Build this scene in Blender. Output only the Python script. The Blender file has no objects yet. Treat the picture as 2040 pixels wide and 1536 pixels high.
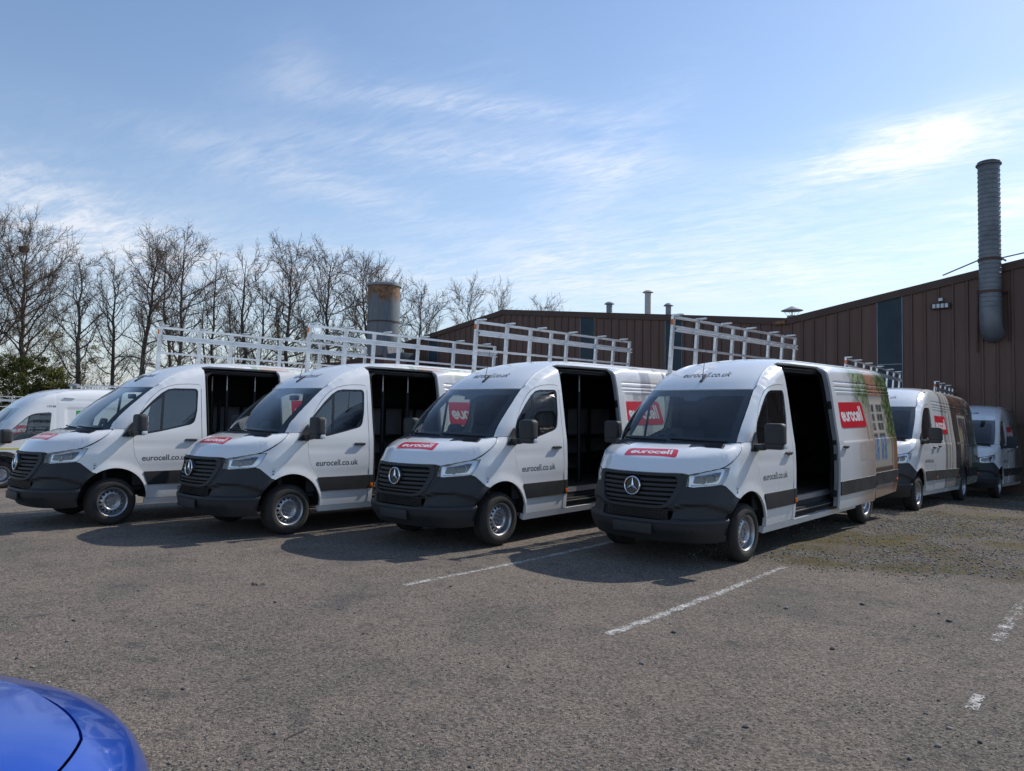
import bpy, bmesh, math, random
import numpy as np
from mathutils import Vector, Matrix
from mathutils.geometry import delaunay_2d_cdt

scene = bpy.context.scene
col = scene.collection
rad = math.radians

# ------------------------------------------------------------------ camera
PITCH, ROLL, CAM_H, FPX = rad(2.415), rad(0.82), 1.721, 1468.7
cam_data = bpy.data.cameras.new('camera')
cam_data.sensor_width = 36.0
cam_data.lens = FPX / 2040 * 36.0
cam_data.clip_end = 3000
cam = bpy.data.objects.new('camera', cam_data)
col.objects.link(cam)
_F = Vector((0, math.cos(PITCH), math.sin(PITCH)))
_U = Vector((0, -math.sin(PITCH), math.cos(PITCH)))
_R = Vector((1, 0, 0))
_r = _R * math.cos(ROLL) + _U * math.sin(ROLL)
_u = -_R * math.sin(ROLL) + _U * math.cos(ROLL)
cam.matrix_world = Matrix(((_r.x, _u.x, -_F.x, 0), (_r.y, _u.y, -_F.y, 0), (_r.z, _u.z, -_F.z, CAM_H), (0, 0, 0, 1)))
scene.camera = cam

# ------------------------------------------------------------------ sun, sky, exposure
SUN = Vector((0.958, 0.684, 1.0)).normalized()          # towards the sun
SUN_EL = math.asin(SUN.z)
SUN_AZ = math.atan2(SUN.x, SUN.y)
sun_data = bpy.data.lights.new('sun', 'SUN')
sun_data.energy = 3.3
sun_data.angle = rad(0.53)
sun_data.color = (1.0, 0.94, 0.86)
sun = bpy.data.objects.new('sun', sun_data)
sun.rotation_euler = SUN.to_track_quat('Z', 'Y').to_euler()
sun.location = SUN * 60
col.objects.link(sun)

scene.view_settings.view_transform = 'Standard'
scene.view_settings.look = 'None'
scene.view_settings.exposure = 0.32
scene.view_settings.gamma = 1.0
scene.view_settings.use_curve_mapping = False
scene.cycles.max_bounces = 8
scene.cycles.transparent_max_bounces = 16
scene.cycles.caustics_reflective = False
scene.cycles.caustics_refractive = False
scene.cycles.use_denoising = True
scene.cycles.sample_clamp_indirect = 6.0


class NT:
    """small helper to wire node trees"""
    def __init__(s, tree):
        s.t = tree; s.n = tree.nodes; s.l = tree.links
    def node(s, typ, **kw):
        n = s.n.new(typ)
        for k, v in kw.items():
            if k == 'ins':
                for kk, vv in v.items():
                    if isinstance(vv, bpy.types.NodeSocket): s.l.new(vv, n.inputs[kk])
                    else: n.inputs[kk].default_value = vv
            else: setattr(n, k, v)
        return n
    def math(s, op, a, b=0.0, c=0.0, clamp=False):
        n = s.node('ShaderNodeMath', operation=op, use_clamp=clamp, ins={0: a, 1: b})
        if op in ('MULTIPLY_ADD', 'WRAP', 'COMPARE', 'SMOOTH_MIN', 'SMOOTH_MAX'):
            if isinstance(c, bpy.types.NodeSocket): s.l.new(c, n.inputs[2])
            else: n.inputs[2].default_value = c
        return n.outputs[0]
    def vmath(s, op, a, b=(0, 0, 0)):
        n = s.node('ShaderNodeVectorMath', operation=op, ins={0: a, 1: b})
        return n.outputs['Value'] if op in ('DOT_PRODUCT', 'LENGTH', 'DISTANCE') else n.outputs[0]
    def ramp(s, fac, a, b, ca=0.0, cb=1.0, smooth=True):
        n = s.node('ShaderNodeMapRange', interpolation_type='SMOOTHSTEP' if smooth else 'LINEAR',
                   ins={'Value': fac, 'From Min': a, 'From Max': b, 'To Min': ca, 'To Max': cb})
        return n.outputs['Result']
    def mix(s, fac, a, b, mode='MIX'):
        n = s.node('ShaderNodeMix', data_type='RGBA', blend_type=mode)
        for k, v in ((0, fac), (6, a), (7, b)):
            if isinstance(v, bpy.types.NodeSocket): s.l.new(v, n.inputs[k])
            else: n.inputs[k].default_value = v if k == 0 else (v[0], v[1], v[2], 1.0)
        return n.outputs[2]
    def noise(s, vec, scale, detail=4.0, rough=0.55, dist=0.0, out='Fac'):
        n = s.node('ShaderNodeTexNoise', ins={'Scale': scale, 'Detail': detail, 'Roughness': rough, 'Distortion': dist})
        if vec is not None: s.l.new(vec, n.inputs['Vector'])
        return n.outputs[out]


def make_world():
    w = bpy.data.worlds.new('World'); scene.world = w; w.use_nodes = True
    N = NT(w.node_tree); N.n.clear()
    sky = N.node('ShaderNodeTexSky', sky_type='NISHITA', sun_disc=False, sun_elevation=SUN_EL,
                 sun_rotation=SUN_AZ, altitude=60.0, air_density=1.0, dust_density=0.3, ozone_density=2.0)
    d = N.node('ShaderNodeNewGeometry').outputs['Incoming']
    d = N.vmath('SCALE', d); d.node.inputs['Scale'].default_value = -1.0
    sep = N.node('ShaderNodeSeparateXYZ', ins={0: d})
    x, y, z = sep.outputs
    zz = N.math('ADD', N.math('MAXIMUM', z, 0.0), 0.10)
    px = N.math('DIVIDE', x, zz); py = N.math('DIVIDE', y, zz)

    def flat(rot, sx, sy, off):                         # rotated, stretched cloud-layer coordinates
        c, s_ = math.cos(rot), math.sin(rot)
        a = N.math('ADD', N.math('MULTIPLY', px, c * sx), N.math('MULTIPLY', py, s_ * sx))
        b = N.math('ADD', N.math('MULTIPLY', px, -s_ * sy), N.math('MULTIPLY', py, c * sy))
        return N.node('ShaderNodeCombineXYZ', ins={0: N.math('ADD', a, off[0]), 1: N.math('ADD', b, off[1]), 2: off[2]}).outputs[0]

    v1 = flat(rad(-12), 0.6, 1.1, (3.1, 1.7, 0.4))
    broad = N.noise(v1, 0.75, 3.0, 0.5, 0.3)
    wisps = N.noise(flat(rad(-24), 0.9, 1.9, (7.3, 2.2, 1.9)), 2.6, 9.0, 0.60, 1.1)
    fine = N.noise(flat(rad(-34), 1.2, 4.2, (1.3, 5.2, 4.4)), 6.0, 9.0, 0.68, 1.0)

    def blob(u, v, ru, rv, ang=0.0):                    # soft patch of cirrus round a direction (photograph pixels give the bearing)
        x2 = (u - 1020) / FPX; u2 = -(v - 768) / FPX
        cr, sr = math.cos(ROLL), math.sin(ROLL)
        xr = x2 * cr - u2 * sr; up = x2 * sr + u2 * cr
        D = (_R * xr + _U * up + _F).normalized()
        T = D.cross(Vector((0, 0, 1))).normalized(); B = T.cross(D).normalized()
        c, s_ = math.cos(ang), math.sin(ang)
        e1 = (T * c + B * s_) * (FPX / ru); e2 = (-T * s_ + B * c) * (FPX / rv)
        front = N.ramp(N.vmath('DOT_PRODUCT', d, tuple(D)), 0.3, 0.5)
        a = N.vmath('DOT_PRODUCT', d, tuple(e1)); b = N.vmath('DOT_PRODUCT', d, tuple(e2))
        r2 = N.math('ADD', N.math('POWER', N.math('ABSOLUTE', a), 2.0), N.math('POWER', N.math('ABSOLUTE', b), 2.0))
        return N.math('MULTIPLY', front, N.math('POWER', 2.718, N.math('MULTIPLY', r2, -1.0)))

    cov = N.math('MULTIPLY', N.ramp(broad, 0.48, 0.75), 0.10)
    for (u, v, ru, rv, ang, amp) in ((930, 208, 260, 22, -0.06, 0.36), (1000, 312, 330, 34, -0.06, 0.36), (1180, 370, 190, 70, 0.8, 0.30),
                                     (700, 385, 330, 36, -0.22, 0.26), (60, 400, 240, 60, -0.25, 0.50), (250, 500, 330, 60, 0.0, 0.42),
                                     (1430, 470, 400, 80, 0.1, 0.36), (1000, 560, 700, 60, 0.0, 0.40), (1815, 292, 150, 42, 0.10, 1.35),
                                     (1990, 420, 80, 40, 0.3, 0.7), (1720, 540, 420, 50, 0.0, 0.36), (590, 140, 60, 60, -0.6, 0.16)):
        cov = N.math('ADD', cov, N.math('MULTIPLY', blob(u, v, ru, rv, ang), amp))
    tex = N.math('ADD', N.math('MULTIPLY', wisps, 0.56), N.math('MULTIPLY', fine, 0.52))
    tex = N.ramp(tex, 0.38, 0.72)
    dens = N.math('MULTIPLY', cov, N.math('ADD', N.math('MULTIPLY', tex, 1.25), 0.14))
    dens = N.math('MINIMUM', N.math('MULTIPLY', dens, 0.92), 0.85)
    hz = N.math('POWER', N.math('SUBTRACT', 1.0, N.math('MAXIMUM', z, 0.0)), 6.5)       # pale air low down
    # brightness of thin cloud follows the sky's own light plus forward scatter towards the sun
    fw = N.ramp(N.vmath('DOT_PRODUCT', d, tuple(SUN)), 0.2, 1.0, 0.0, 1.0, False)
    cb = N.math('ADD', 5.7, N.math('MULTIPLY', N.math('MULTIPLY', fw, fw), 2.0))
    cloud = N.node('ShaderNodeCombineColor', ins={0: N.math('MULTIPLY', cb, 0.93), 1: N.math('MULTIPLY', cb, 0.965), 2: N.math('MULTIPLY', cb, 1.05)}).outputs[0]
    haze_c = N.mix(0.36, cloud, (0.0, 0.0, 0.0))
    colr = N.mix(dens, N.mix(N.math('MULTIPLY', hz, 0.92), sky.outputs[0], haze_c), cloud)
    bg = N.node('ShaderNodeBackground', ins={'Color': colr, 'Strength': 0.132})
    N.l.new(bg.outputs[0], N.node('ShaderNodeOutputWorld').inputs[0])


make_world()

# ------------------------------------------------------------------ materials
MATS = {}


def principled(name, color, rough=0.5, metal=0.0, coat=0.0, spec=0.5, **kw):
    m = bpy.data.materials.new(name); m.use_nodes = True
    b = m.node_tree.nodes['Principled BSDF']
    b.inputs['Base Color'].default_value = (*color, 1); b.inputs['Roughness'].default_value = rough
    b.inputs['Metallic'].default_value = metal; b.inputs['Coat Weight'].default_value = coat
    b.inputs['Coat Roughness'].default_value = 0.06; b.inputs['Specular IOR Level'].default_value = spec
    MATS[name] = m
    return m, NT(m.node_tree), b


def vary(name, color, color2, scale, rough=0.5, rough2=None, metal=0.0, coat=0.0, bump=0.0, bscale=None, lo=0.35, hi=0.7, coords='Object', stretch=(1, 1, 1)):
    """principled material whose colour and gloss wander with noise"""
    m, N, b = principled(name, color, rough, metal, coat)
    tc = N.node('ShaderNodeTexCoord').outputs[coords]
    mp = N.node('ShaderNodeMapping', ins={0: tc, 'Scale': stretch}).outputs[0]
    f = N.ramp(N.noise(mp, scale, 6.0, 0.6), lo, hi)
    N.l.new(N.mix(f, color, color2), b.inputs['Base Color'])
    if rough2 is not None: N.l.new(N.ramp(f, 0, 1, rough, rough2), b.inputs['Roughness'])
    if bump:
        bn = N.node('ShaderNodeBump', ins={'Strength': bump, 'Distance': 0.01, 'Height': N.noise(mp, bscale or scale * 4, 5.0, 0.6)})
        N.l.new(bn.outputs[0], b.inputs['Normal'])
    return m


vary('white_paint', (0.83, 0.84, 0.845), (0.79, 0.80, 0.80), 1.3, 0.20, 0.28, coat=0.8)
vary('black_plastic', (0.022, 0.023, 0.026), (0.030, 0.031, 0.033), 3.0, 0.55, 0.68, bump=0.06, bscale=220)
principled('gloss_black', (0.012, 0.012, 0.014), 0.25)
principled('dark_gap', (0.006, 0.006, 0.006), 0.9)
vary('rubber', (0.022, 0.021, 0.020), (0.042, 0.038, 0.034), 5.0, 0.75, 0.9, bump=0.1, bscale=90)
vary('wheel_steel', (0.50, 0.51, 0.53), (0.38, 0.39, 0.41), 9.0, 0.32, 0.45, metal=0.75)
principled('lamp_bezel', (0.10, 0.105, 0.115), 0.25, 0.5)
principled('chrome', (0.80, 0.81, 0.83), 0.12, 1.0)
vary('aluminium', (0.72, 0.73, 0.75), (0.58, 0.59, 0.61), 2.5, 0.30, 0.42, metal=0.82, stretch=(1, 4, 8))
principled('lamp_shell', (0.88, 0.90, 0.93), 0.2, 0.6)
principled('orange_lamp', (0.75, 0.16, 0.01), 0.25)
principled('logo_red', (0.62, 0.010, 0.028), 0.32, coat=0.4)
principled('letter_white', (0.78, 0.78, 0.78), 0.35)
principled('letter_dark', (0.030, 0.034, 0.042), 0.45)
vary('cab_trim', (0.022, 0.024, 0.028), (0.034, 0.036, 0.040), 6.0, 0.75)
principled('seat_cloth', (0.030, 0.032, 0.037), 0.95)
vary('cargo_lining', (0.020, 0.020, 0.021), (0.032, 0.032, 0.034), 2.0, 0.8)
vary('lining_board', (0.36, 0.37, 0.39), (0.28, 0.29, 0.31), 3.0, 0.7)
vary('floor_ply', (0.085, 0.065, 0.052), (0.06, 0.048, 0.04), 4.0, 0.7)
principled('rack_black', (0.014, 0.014, 0.016), 0.5)
principled('paper', (0.70, 0.71, 0.70), 0.8)
vary('tree_bark', (0.075, 0.062, 0.052), (0.12, 0.105, 0.088), 2.2, 0.95)
vary('twig_bark', (0.12, 0.088, 0.064), (0.17, 0.125, 0.09), 0.8, 0.9)
vary('galvanised', (0.27, 0.285, 0.305), (0.20, 0.215, 0.235), 1.6, 0.5, 0.62, metal=0.35)
vary('flue_grey', (0.19, 0.205, 0.225), (0.14, 0.155, 0.172), 1.6, 0.5, 0.62, metal=0.3)
vary('trim_brown', (0.070, 0.036, 0.025), (0.086, 0.047, 0.034), 2.0, 0.6)
vary('roof_sheet', (0.16, 0.155, 0.15), (0.11, 0.105, 0.10), 1.0, 0.8)
vary('shed_red', (0.085, 0.030, 0.028), (0.055, 0.022, 0.02), 1.5, 0.7)
vary('unit_blue', (0.055, 0.075, 0.095), (0.04, 0.055, 0.07), 2.0, 0.6)
principled('pipe_cream', (0.50, 0.47, 0.43), 0.55)
principled('car_blue', (0.006, 0.072, 0.46), 0.22, 0.45, coat=0.6)
principled('logo_green', (0.03, 0.36, 0.06), 0.4)
principled('stripe_yellow', (0.62, 0.60, 0.03), 0.4)
principled('led_face', (0.62, 0.64, 0.66), 0.35)


def glass(name, tint, refl=1.0):
    m = bpy.data.materials.new(name); m.use_nodes = True
    N = NT(m.node_tree); N.n.clear()
    tr = N.node('ShaderNodeBsdfTransparent', ins={'Color': (*tint, 1)})
    gl = N.node('ShaderNodeBsdfGlossy', ins={'Color': (1, 1, 1, 1), 'Roughness': 0.015})
    g = N.node('ShaderNodeNewGeometry')
    c = N.math('ABSOLUTE', N.vmath('DOT_PRODUCT', g.outputs['Normal'], g.outputs['Incoming']))
    fr = N.math('MULTIPLY_ADD', N.math('POWER', N.math('SUBTRACT', 1.0, c), 5.0), 0.94, 0.06)
    fac = N.math('MULTIPLY', fr, refl, clamp=True)
    mx = N.node('ShaderNodeMixShader', ins={0: fac, 1: tr.outputs[0], 2: gl.outputs[0]})
    N.l.new(mx.outputs[0], N.node('ShaderNodeOutputMaterial').inputs[0])
    MATS[name] = m


glass('screen_glass', (0.80, 0.87, 0.86), 1.35)
glass('door_glass', (0.66, 0.73, 0.72), 1.7)
glass('lamp_glass', (0.88, 0.90, 0.92), 1.2)


def make_wrap():
    m, N, b = principled('printed_wrap', (0.8, 0.8, 0.8), 0.24, coat=0.6)
    a = N.node('ShaderNodeVertexColor', layer_name='Col')
    N.l.new(a.outputs[0], b.inputs['Base Color'])


make_wrap()


def make_cladding():
    m, N, b = principled('brown_cladding', (0.075, 0.042, 0.032), 0.55)
    tc = N.node('ShaderNodeTexCoord').outputs['Object']
    st = N.node('ShaderNodeMapping', ins={0: tc, 'Scale': (2.5, 2.5, 0.25)}).outputs[0]
    f = N.ramp(N.noise(st, 1.6, 6, 0.6), 0.3, 0.75)
    c = N.mix(f, (0.104, 0.052, 0.035), (0.134, 0.071, 0.050))
    oi = N.node('ShaderNodeObjectInfo').outputs['Random']
    hs = N.node('ShaderNodeHueSaturation', ins={'Color': c, 'Value': N.ramp(oi, 0, 1, 0.9, 1.1, False)})
    N.l.new(hs.outputs[0], b.inputs['Base Color'])


make_cladding()


def make_strip_glass():
    m, N, b = principled('rooflight_sheet', (0.03, 0.05, 0.065), 0.45, spec=0.25)
    tc = N.node('ShaderNodeTexCoord').outputs['Object']
    f = N.ramp(N.noise(tc, 0.9, 5, 0.6), 0.3, 0.7)
    N.l.new(N.mix(f, (0.020, 0.042, 0.058), (0.036, 0.062, 0.078)), b.inputs['Base Color'])


make_strip_glass()


def make_rust():
    m, N, b = principled('rusty_steel', (0.3, 0.3, 0.3), 0.55, 0.3)
    tc = N.node('ShaderNodeTexCoord').outputs['Object']
    sep = N.node('ShaderNodeSeparateXYZ', ins={0: tc})
    st = N.node('ShaderNodeMapping', ins={0: tc, 'Scale': (5, 5, 0.35)}).outputs[0]
    n1 = N.noise(st, 1.5, 7, 0.65)
    top = N.ramp(sep.outputs[2], 2.5, 3.7, 0.0, 1.15, False)
    low = N.ramp(sep.outputs[2], 1.55, 0.2, 0.0, 0.5, False)
    g = N.math('MAXIMUM', top, low)
    f = N.ramp(N.math('ADD', n1, N.math('MULTIPLY', g, 0.42)), 0.72, 0.9)
    base = N.mix(N.ramp(N.noise(st, 3.0, 5), 0.35, 0.65), (0.125, 0.148, 0.17), (0.185, 0.19, 0.19))
    rust = N.mix(N.ramp(N.noise(tc, 6.0, 5), 0.35, 0.65), (0.15, 0.062, 0.026), (0.26, 0.15, 0.075))
    N.l.new(N.mix(f, base, rust), b.inputs['Base Color'])


make_rust()


def make_ground():
    m, N, b = principled('worn_tarmac', (0.15, 0.14, 0.13), 0.92, spec=0.25)
    tc = N.node('ShaderNodeTexCoord').outputs['Object']
    sep = N.node('ShaderNodeSeparateXYZ', ins={0: tc})
    big = N.noise(tc, 0.16, 5, 0.6)
    mid = N.noise(tc, 0.9, 6, 0.65, 0.4)
    sm = N.noise(tc, 14.0, 6, 0.7)
    # slow dusty patches over dark stone
    f = N.math('ADD', N.math('MULTIPLY', big, 0.62), N.math('MULTIPLY', mid, 0.62))
    f = N.math('SUBTRACT', f, N.math('MULTIPLY', N.ramp(sep.outputs[0], -3.0, 5.0), 0.05))
    c = N.mix(N.ramp(f, 0.40, 0.74), (0.078, 0.068, 0.060), (0.240, 0.190, 0.147))
    # aggregate: every cell its own grey
    vo = N.node('ShaderNodeTexVoronoi', feature='F1', ins={'Vector': tc, 'Scale': 82.0})
    g = N.node('ShaderNodeSeparateColor', ins={0: vo.outputs['Color']})
    stone = N.mix(g.outputs[0], (0.026, 0.024, 0.023), (0.38, 0.33, 0.275))
    c = N.mix(0.55, c, stone)
    vo2 = N.node('ShaderNodeTexVoronoi', feature='F1', ins={'Vector': tc, 'Scale': 34.0, 'Randomness': 1.0})
    g2 = N.node('ShaderNodeSeparateColor', ins={0: vo2.outputs['Color']})
    dark = N.math('MULTIPLY', N.ramp(g2.outputs[1], 0.72, 0.84), N.ramp(vo2.outputs['Distance'], 0.5, 0.25))
    c = N.mix(N.math('MULTIPLY', dark, 0.75), c, (0.045, 0.045, 0.048))
    light = N.math('MULTIPLY', N.ramp(g2.outputs[2], 0.88, 0.94), N.ramp(vo2.outputs['Distance'], 0.4, 0.2))
    c = N.mix(N.math('MULTIPLY', light, 0.55), c, (0.34, 0.32, 0.29))
    c = N.mix(N.ramp(N.noise(tc, 3.2, 7, 0.7), 0.54, 0.70, 0.0, 0.62), c, (0.060, 0.059, 0.060))
    c = N.mix(N.ramp(N.noise(tc, 0.45, 6, 0.7, 0.8), 0.52, 0.72, 0.0, 0.55), c, (0.078, 0.077, 0.078))
    # loose grey chippings and moss beyond the edge of the tarmac, right of the nearest van
    ln = N.math('ADD', N.math('ADD', N.math('MULTIPLY', sep.outputs[0], 0.398), N.math('MULTIPLY', sep.outputs[1], 0.917)), -9.50)
    ln = N.math('ADD', ln, N.math('MULTIPLY', N.math('SUBTRACT', mid, 0.5), 1.1))
    side = N.math('SUBTRACT', N.math('MULTIPLY', sep.outputs[0], 0.73), N.math('MULTIPLY', sep.outputs[1], 0.685))
    side = N.math('ADD', side, 4.45)
    grav = N.math('MULTIPLY', N.ramp(ln, -0.15, 0.35), N.ramp(side, -0.4, 0.5))
    vg = N.node('ShaderNodeTexVoronoi', feature='F1', ins={'Vector': tc, 'Scale': 46.0})
    gg = N.node('ShaderNodeSeparateColor', ins={0: vg.outputs['Color']})
    gc = N.mix(gg.outputs[0], (0.070, 0.068, 0.066), (0.36, 0.345, 0.32))
    gc = N.mix(N.ramp(vg.outputs['Distance'], 0.45, 0.75), gc, (0.05, 0.047, 0.042))
    gc = N.mix(N.ramp(N.noise(tc, 1.7, 6, 0.7), 0.40, 0.58, 0.0, 0.8), gc, N.mix(sm, (0.110, 0.084, 0.060), (0.185, 0.148, 0.112)))
    ms = N.math('ADD', N.math('MULTIPLY', N.noise(tc, 0.7, 6, 0.72, 0.5), 0.7), N.math('MULTIPLY', sm, 0.35))
    moss = N.mix(N.ramp(N.noise(tc, 5.0, 6, 0.7), 0.35, 0.65), (0.078, 0.078, 0.016), (0.155, 0.108, 0.040))
    gc = N.mix(N.ramp(ms, 0.49, 0.585, 0.0, 0.95), gc, moss)
    c = N.mix(grav, c, gc)
    N.l.new(c, b.inputs['Base Color'])
    h1 = N.math('MULTIPLY', N.noise(tc, 60.0, 5, 0.75), 0.5)
    h = N.math('ADD', h1, N.math('MULTIPLY', N.math('SUBTRACT', 1.0, vo2.outputs['Distance']), 0.35))
    h = N.math('ADD', h, N.math('MULTIPLY', N.math('SUBTRACT', 1.0, vo.outputs['Distance']), 0.35))
    h = N.math('ADD', h, N.math('MULTIPLY', N.noise(tc, 11.0, 7, 0.8), 1.1))
    h = N.math('ADD', h, N.math('MULTIPLY', grav, N.math('MULTIPLY', N.noise(tc, 22.0, 5, 0.8), 1.6)))
    bn = N.node('ShaderNodeBump', ins={'Strength': 1.0, 'Distance': 0.02, 'Height': h})
    N.l.new(bn.outputs[0], b.inputs['Normal'])


make_ground()


def make_line_paint():
    m, N, b = principled('worn_white_line', (0.62, 0.62, 0.60), 0.8)
    tc = N.node('ShaderNodeTexCoord').outputs['Object']
    n = N.math('ADD', N.math('MULTIPLY', N.noise(tc, 6.0, 7, 0.8), 0.45), N.math('MULTIPLY', N.noise(tc, 55.0, 4, 0.75), 0.6))
    worn = N.node('ShaderNodeAttribute', attribute_name='wear').outputs['Fac']
    al = N.ramp(N.math('SUBTRACT', n, worn), 0.0, 0.05)
    N.l.new(N.mix(N.ramp(N.noise(tc, 26, 4, 0.7), 0.38, 0.62), (0.56, 0.55, 0.52), (0.24, 0.225, 0.205)), b.inputs['Base Color'])
    N.l.new(al, b.inputs['Alpha'])


make_line_paint()


def make_leaf(name, a, bcol):
    m, N, b = principled(name, a, 0.6)
    g = N.node('ShaderNodeObjectInfo')
    p = N.node('ShaderNodeNewGeometry').outputs['Position']
    n = N.node('ShaderNodeTexWhiteNoise', noise_dimensions='3D', ins={0: N.vmath('SNAP', p, (0.25, 0.25, 0.25))})
    N.l.new(N.mix(n.outputs[0], a, bcol), b.inputs['Base Color'])
    tl = N.node('ShaderNodeBsdfTranslucent')
    N.l.new(N.mix(n.outputs[0], a, bcol), tl.inputs[0])
    mx = N.node('ShaderNodeMixShader', ins={0: 0.6})
    out = N.n['Material Output']
    N.l.new(b.outputs[0], mx.inputs[1]); N.l.new(tl.outputs[0], mx.inputs[2]); N.l.new(mx.outputs[0], out.inputs[0])


make_leaf('leaf_green', (0.120, 0.140, 0.030), (0.230, 0.225, 0.060))
make_leaf('leaf_spring', (0.19, 0.18, 0.075), (0.28, 0.25, 0.11))

# ------------------------------------------------------------------ mesh helpers


class MB:
    """collects verts and faces, links them as one object"""
    def __init__(s):
        s.v = []; s.f = []; s.m = []; s.n = 0; s.col = {}
    def add(s, verts, faces, mat=0):
        verts = np.asarray(verts, float)
        s.v.append(verts)
        k = s.n
        for f in faces: s.f.append(tuple(int(i) + k for i in f)); s.m.append(mat)
        s.n += len(verts)
        return k
    def merge(s, o, M=None, mat=None):
        for_v = np.concatenate(o.v)
        if M is not None:
            A = np.array(M); for_v = for_v @ A[:3, :3].T + A[:3, 3]
        k = s.n; s.v.append(for_v); s.n += len(for_v)
        for f, m in zip(o.f, o.m): s.f.append(tuple(i + k for i in f)); s.m.append(m if mat is None else mat)
    def box(s, lo, hi, mat=0):
        x0, y0, z0 = lo; x1, y1, z1 = hi
        v = [(x0, y0, z0), (x1, y0, z0), (x1, y1, z0), (x0, y1, z0), (x0, y0, z1), (x1, y0, z1), (x1, y1, z1), (x0, y1, z1)]
        s.add(v, [(3, 2, 1, 0), (4, 5, 6, 7), (0, 1, 5, 4), (1, 2, 6, 5), (2, 3, 7, 6), (3, 0, 4, 7)], mat)
    def bbox(s, lo, hi, bev, mat=0, seg=2, M=None):
        bm = bmesh.new()
        bmesh.ops.create_cube(bm, size=1.0)
        for v in bm.verts:
            v.co = Vector([lo[i] + (v.co[i] + 0.5) * (hi[i] - lo[i]) for i in range(3)])
        bmesh.ops.bevel(bm, geom=list(bm.edges), offset=bev, segments=seg, profile=0.6, affect='EDGES')
        if M is not None: bm.transform(M)
        s.add([v.co[:] for v in bm.verts], [[v.index for v in f.verts] for f in bm.faces], mat)
        bm.free()
    def tube(s, pts, r, sides=8, mat=0, caps=True):
        pts = np.asarray(pts, float); n = len(pts)
        rr = np.broadcast_to(np.asarray(r, float), (n,))
        t = np.gradient(pts, axis=0); t /= np.linalg.norm(t, axis=1)[:, None] + 1e-12
        ref = np.array([0, 0, 1.0]) if abs(t[0][2]) < 0.9 else np.array([1.0, 0, 0])
        vs = []
        u = np.cross(t[0], ref); u /= np.linalg.norm(u)
        ang = np.arange(sides) * 2 * np.pi / sides
        for i in range(n):
            u = u - t[i] * (u @ t[i]); u /= np.linalg.norm(u) + 1e-12
            w = np.cross(t[i], u)
            vs.append(pts[i] + rr[i] * (np.cos(ang)[:, None] * u + np.sin(ang)[:, None] * w))
        fs = [(i * sides + j, i * sides + (j + 1) % sides, (i + 1) * sides + (j + 1) % sides, (i + 1) * sides + j) for i in range(n - 1) for j in range(sides)]
        if caps: fs += [tuple(range(sides))[::-1], tuple((n - 1) * sides + j for j in range(sides))]
        s.add(np.concatenate(vs), fs, mat)
    def bar(s, a, b, w, h, mat=0, up=(0, 0, 1)):
        a = np.array(a, float); b = np.array(b, float); d = b - a; d /= np.linalg.norm(d)
        up = np.array(up, float); x = np.cross(d, up)
        if np.linalg.norm(x) < 1e-6: x = np.cross(d, (1, 0, 0))
        x /= np.linalg.norm(x); y = np.cross(x, d)
        v = [p + sx * x * w / 2 + sy * y * h / 2 for p in (a, b) for sx, sy in ((-1, -1), (1, -1), (1, 1), (-1, 1))]
        s.add(v, [(3, 2, 1, 0), (4, 5, 6, 7), (0, 1, 5, 4), (1, 2, 6, 5), (2, 3, 7, 6), (3, 0, 4, 7)], mat)
    def lathe(s, prof, seg=32, axis='z', mat=0, center=(0, 0, 0), closed=False):
        """prof: list of (r, h); axis z or y"""
        prof = np.asarray(prof, float); n = len(prof)
        a = np.arange(seg) * 2 * np.pi / seg
        vs = []
        for r, h in prof:
            if axis == 'z': vs.append(np.stack([r * np.cos(a), r * np.sin(a), np.full(seg, h)], 1))
            else: vs.append(np.stack([r * np.cos(a), np.full(seg, h), r * np.sin(a)], 1))
        fs = [(i * seg + j, i * seg + (j + 1) % seg, (i + 1) * seg + (j + 1) % seg, (i + 1) * seg + j) for i in range(n - 1) for j in range(seg)]
        s.add(np.concatenate(vs) + np.array(center), fs, mat)
    def build(s, name, mats, parent=None, sharp=35, smooth=True):
        me = bpy.data.meshes.new(name)
        vv = np.concatenate(s.v) if s.v else np.zeros((0, 3))
        me.from_pydata(vv.tolist(), [], s.f)
        if isinstance(mats, str): mats = [mats]
        for m in mats: me.materials.append(MATS[m])
        if len(mats) > 1: me.polygons.foreach_set('material_index', s.m)
        me.polygons.foreach_set('use_smooth', [smooth] * len(me.polygons))
        if smooth and sharp: me.set_sharp_from_angle(angle=rad(sharp))
        me.update()
        o = bpy.data.objects.new(name, me); col.objects.link(o)
        if parent is not None: o.parent = parent
        return o


def tag(o, label=None, cat=None, group=None, kind=None):
    for k, v in (('label', label), ('category', cat), ('group', group), ('kind', kind)):
        if v: o[k] = v
    return o


def thing(name, label, cat, loc=(0, 0, 0), rot=(0, 0, 0), group=None):
    o = bpy.data.objects.new(name, None); col.objects.link(o)
    o.location = loc; o.rotation_euler = rot; o.empty_display_size = 0.3
    return tag(o, label, cat, group)


def dup(root, loc=None, rot=None, label=None):
    def rec(o, par):
        c = o.copy(); col.objects.link(c); c.parent = par
        for ch in o.children: rec(ch, c)
        return c
    c = rec(root, None)
    if loc is not None: c.location = loc
    if rot is not None: c.rotation_euler = rot
    if label: c['label'] = label
    return c


def inpoly(P, poly):
    x, y = P[:, 0], P[:, 1]; n = len(poly); r = np.zeros(len(P), bool)
    for i in range(n):
        x0, y0 = poly[i]; x1, y1 = poly[(i + 1) % n]
        if y0 == y1: continue
        c = ((y0 > y) != (y1 > y)) & (x < (x1 - x0) * (y - y0) / (y1 - y0) + x0)
        r ^= c
    return r


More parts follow.
